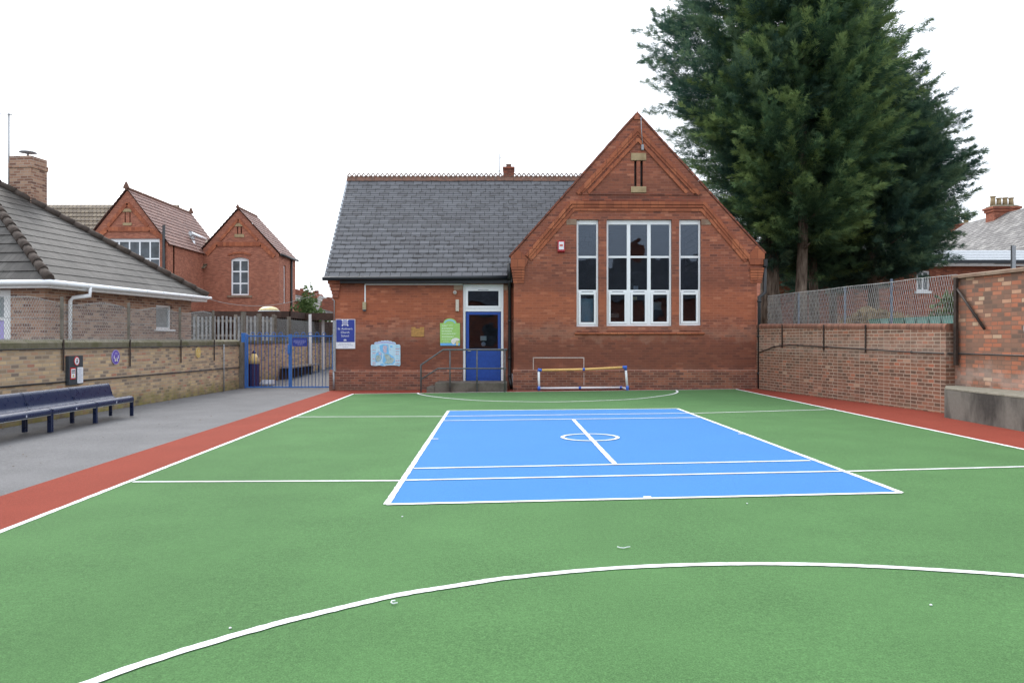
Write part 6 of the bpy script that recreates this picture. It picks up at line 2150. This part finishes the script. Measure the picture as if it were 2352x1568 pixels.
GRP = 'tall conifers behind the right fence'
conifer('conifer', 'dark conifer with a thick bare trunk beside the right corner of the school gable', 10.75, 32.6, 1.7, 21.5,
        [(4.3, 0.5), (5.6, 0.9), (7.3, 1.6), (8.4, 2.2), (9.6, 2.9), (11.6, 3.8), (14.2, 3.5), (16, 3.3), (18.5, 2.5), (21.5, 0.3)], 0.42, M['fol_dark'], 1350, GRP, seed=3, bias=0.02)
conifer('conifer', 'lighter green conifer in front, its pale trunk rising behind the middle of the wire fence', 11.5, 31.2, 1.7, 22,
        [(5.1, 0.7), (7.0, 2.0), (8.5, 2.8), (11.5, 3.0), (14, 2.0), (17, 1.2), (20, 0.7), (22, 0.2)], 0.24, M['fol_mid'], 1150, GRP, seed=5, lean=0.15, bias=0.07)
conifer('conifer', 'conifer with a slim double trunk standing third from the school gable', 12.75, 33.2, 1.7, 21,
        [(4.0, 0.6), (5.4, 1.3), (8, 2.3), (11, 2.2), (14, 0.9), (17, 0.5), (20, 0.2)], 0.2, M['fol_mid'], 850, GRP, seed=8, bias=0.0)
conifer('conifer', 'broad dark conifer on the right of the clump, its low branches hiding its trunk', 15.35, 33.4, 1.7, 15.5,
        [(4.0, 1.0), (4.6, 1.7), (5.3, 2.2), (6.6, 2.5), (8.1, 2.6), (9.5, 2.2), (10.8, 1.6), (11.7, 0.9), (13.0, 0.5), (13.9, 0.2)], 0.25, M['fol_dark'], 1200, GRP, seed=13, bias=0.04)
conifer('conifer', 'low dark conifer behind the bare trunks, its branches reaching down to the fence', 14.9, 36.4, 1.7, 14,
        [(3.8, 1.4), (4.5, 2.2), (6, 2.6), (9, 2.4), (12, 1.2), (14, 0.3)], 0.2, M['fol_dark'], 800, GRP, seed=21, bias=-0.05)


def shrub(name, label, c, r, h, mat, n, seed, cat='shrub'):
    global rng
    rng = np.random.default_rng(seed)
    t = thing(name, c, label, cat)
    m = MB()
    for k in range(6):
        a = k * 1.05
        m.tube([(c[0], c[1], c[2] - 0.05), (c[0] + 0.5 * r * math.cos(a), c[1] + 0.5 * r * math.sin(a), c[2] + h * 0.7)], [0.03, 0.012], 5)
    m.build('stem', M['bark'], t)
    th, ph, q_ = rng.uniform(0, 6.28, n), rng.uniform(-0.2, 1.5, n), rng.uniform(0.35, 1.0, n) ** 0.5
    lump = 1 + 0.2 * np.sin(th * 3 + seed) + 0.15 * np.sin(th * 2 + ph * 4)
    d = np.stack([np.cos(th) * np.cos(ph), np.sin(th) * np.cos(ph), np.sin(ph)], 1)
    P = np.array(c) + d * np.array([r, r, h]) * (q_ * lump)[:, None] + np.array([0, 0, 0.12 * h])
    D = d + rng.normal(0, 0.45, (n, 3)); D /= np.linalg.norm(D, axis=1, keepdims=True)
    fronds('foliage', P, D, 0.16 * r ** 0.4 * rng.uniform(0.7, 1.4, n), 0.035 * r ** 0.4, np.clip(0.45 + 0.2 * rng.standard_normal(n), 0, 1), mat, t)
    return t


shrub('bush', 'pale green bush between the far school block and the brick wing', (-15.1, 58, 0.2), 1.5, 3.9, M['fol_shrub'], 2600, 31, 'bush')
shrub('bush', 'smaller green bush right of the pale green bush in the gap by the brick wing', (-13.5, 56, 0.2), 1.0, 2.7, M['fol_shrub'], 1600, 33, 'bush')
shrub('dry_shrub', 'dry straw coloured shrub behind the right wire fence, right of the bare trunks', (13.0, 28.6, 1.7), 0.9, 0.7, M['fol_dry'], 1300, 35)
shrub('dry_shrub', 'wider rusty dry shrub behind the middle of the right wire fence', (14.4, 29.8, 1.7), 0.9, 0.55, M['fol_dry'], 1200, 36)
shrub('green_shrub', 'green shrub above the long dark planter beside the rusty end post', (12.3, 21.5, 1.7), 0.6, 0.95, M['fol_shrub'], 1300, 37)

# dead leaves and grit gathered along the foot of the walls
random.seed(19)
mb = MB()


def flake(x, y, z):
    r_ = random.uniform(0.008, 0.028)
    a = random.uniform(0, 6.28)
    d1, d2 = Vector((math.cos(a), math.sin(a), random.uniform(-0.2, 0.3))) * r_, Vector((-math.sin(a), math.cos(a), random.uniform(-0.2, 0.3))) * r_ * 0.6
    c = Vector((x, y, z + 0.008))
    mb.poly([c - d1, c + d2, c + d1, c - d2])


for k in range(420):
    a = random.uniform(4, 21)
    p = wl(a, -abs(random.gauss(0, 0.14)) - 0.03)
    flake(p.x, p.y, gz(p.x))
for k in range(260):
    a = random.uniform(0.1, 7.7)
    p = wr(a, -abs(random.gauss(0, 0.10)) - 0.02)
    flake(p.x, p.y, gz(p.x))
for k in range(200):
    x = random.uniform(-5.4, 7.2)
    if -2.4 < x < 0.0: continue
    y0 = YG - 0.06 if x > 0.1 else YW - 0.07
    flake(x, y0 - abs(random.gauss(0, 0.09)), gz(x))
for k in range(60):
    flake(random.uniform(-7.3, -5.8), random.uniform(9, 24), gz(-6.5))
mb.build('fallen_leaves', M['leaf_brown'], loc=(0, 0, 0), fixn=False, label='dead leaves and grit along the foot of the walls', category='leaves', kind='stuff')

# ================================================================== HOUSES BEHIND THE CAMERA (they show in the window glass)
for i, (x0, x1, zr2, lab) in enumerate(((-19, -4.6, 9.5, 'terraced house across the yard, seen only as a reflection in the left school window'), (-4.59, 9.9, 8.9, 'terraced house across the yard, seen only as a reflection in the middle school window'), (9.91, 26, 9.3, 'terraced house across the yard, seen only as a reflection in the right school window'))):
    t = thing('terraced_house', ((x0 + x1) / 2, -24, 0), lab, 'house', 'houses across the yard')
    m = MB(); m.box(x0, x1, -32, -24, 0, 5.2); m.build('walls', M['brick_dark'], t)
    m = MB(); m.coursed(Vector((x1 + .3, -23.6, 5.1)), Vector((x0 - .3, -23.6, 5.1)), Vector((x0 - .3, -28, zr2)), Vector((x1 + .3, -28, zr2)), 12, 0.02); m.poly([(x0 - .3, -28, zr2), (x1 + .3, -28, zr2), (x1 + .3, -32.4, 5.1), (x0 - .3, -32.4, 5.1)]); m.build('roof', M['slate'], t, fixn=False)
    for k in range(3):
        xc = x0 + (k + 0.5) * (x1 - x0) / 3
        m = MB(); m.box(xc - 0.6, xc + 0.6, -24.0, -23.94, 1.2, 2.7); m.box(xc - 0.55, xc + 0.55, -24.0, -23.94, 3.4, 4.7); m.build('window', M['glass_far'], t)
    m = MB(); m.box(x0 + 1.2, x0 + 2.4, -28.4, -27.6, zr2 - 0.6, zr2 + 1.3); m.build('chimney', M['brick_dark'], t)
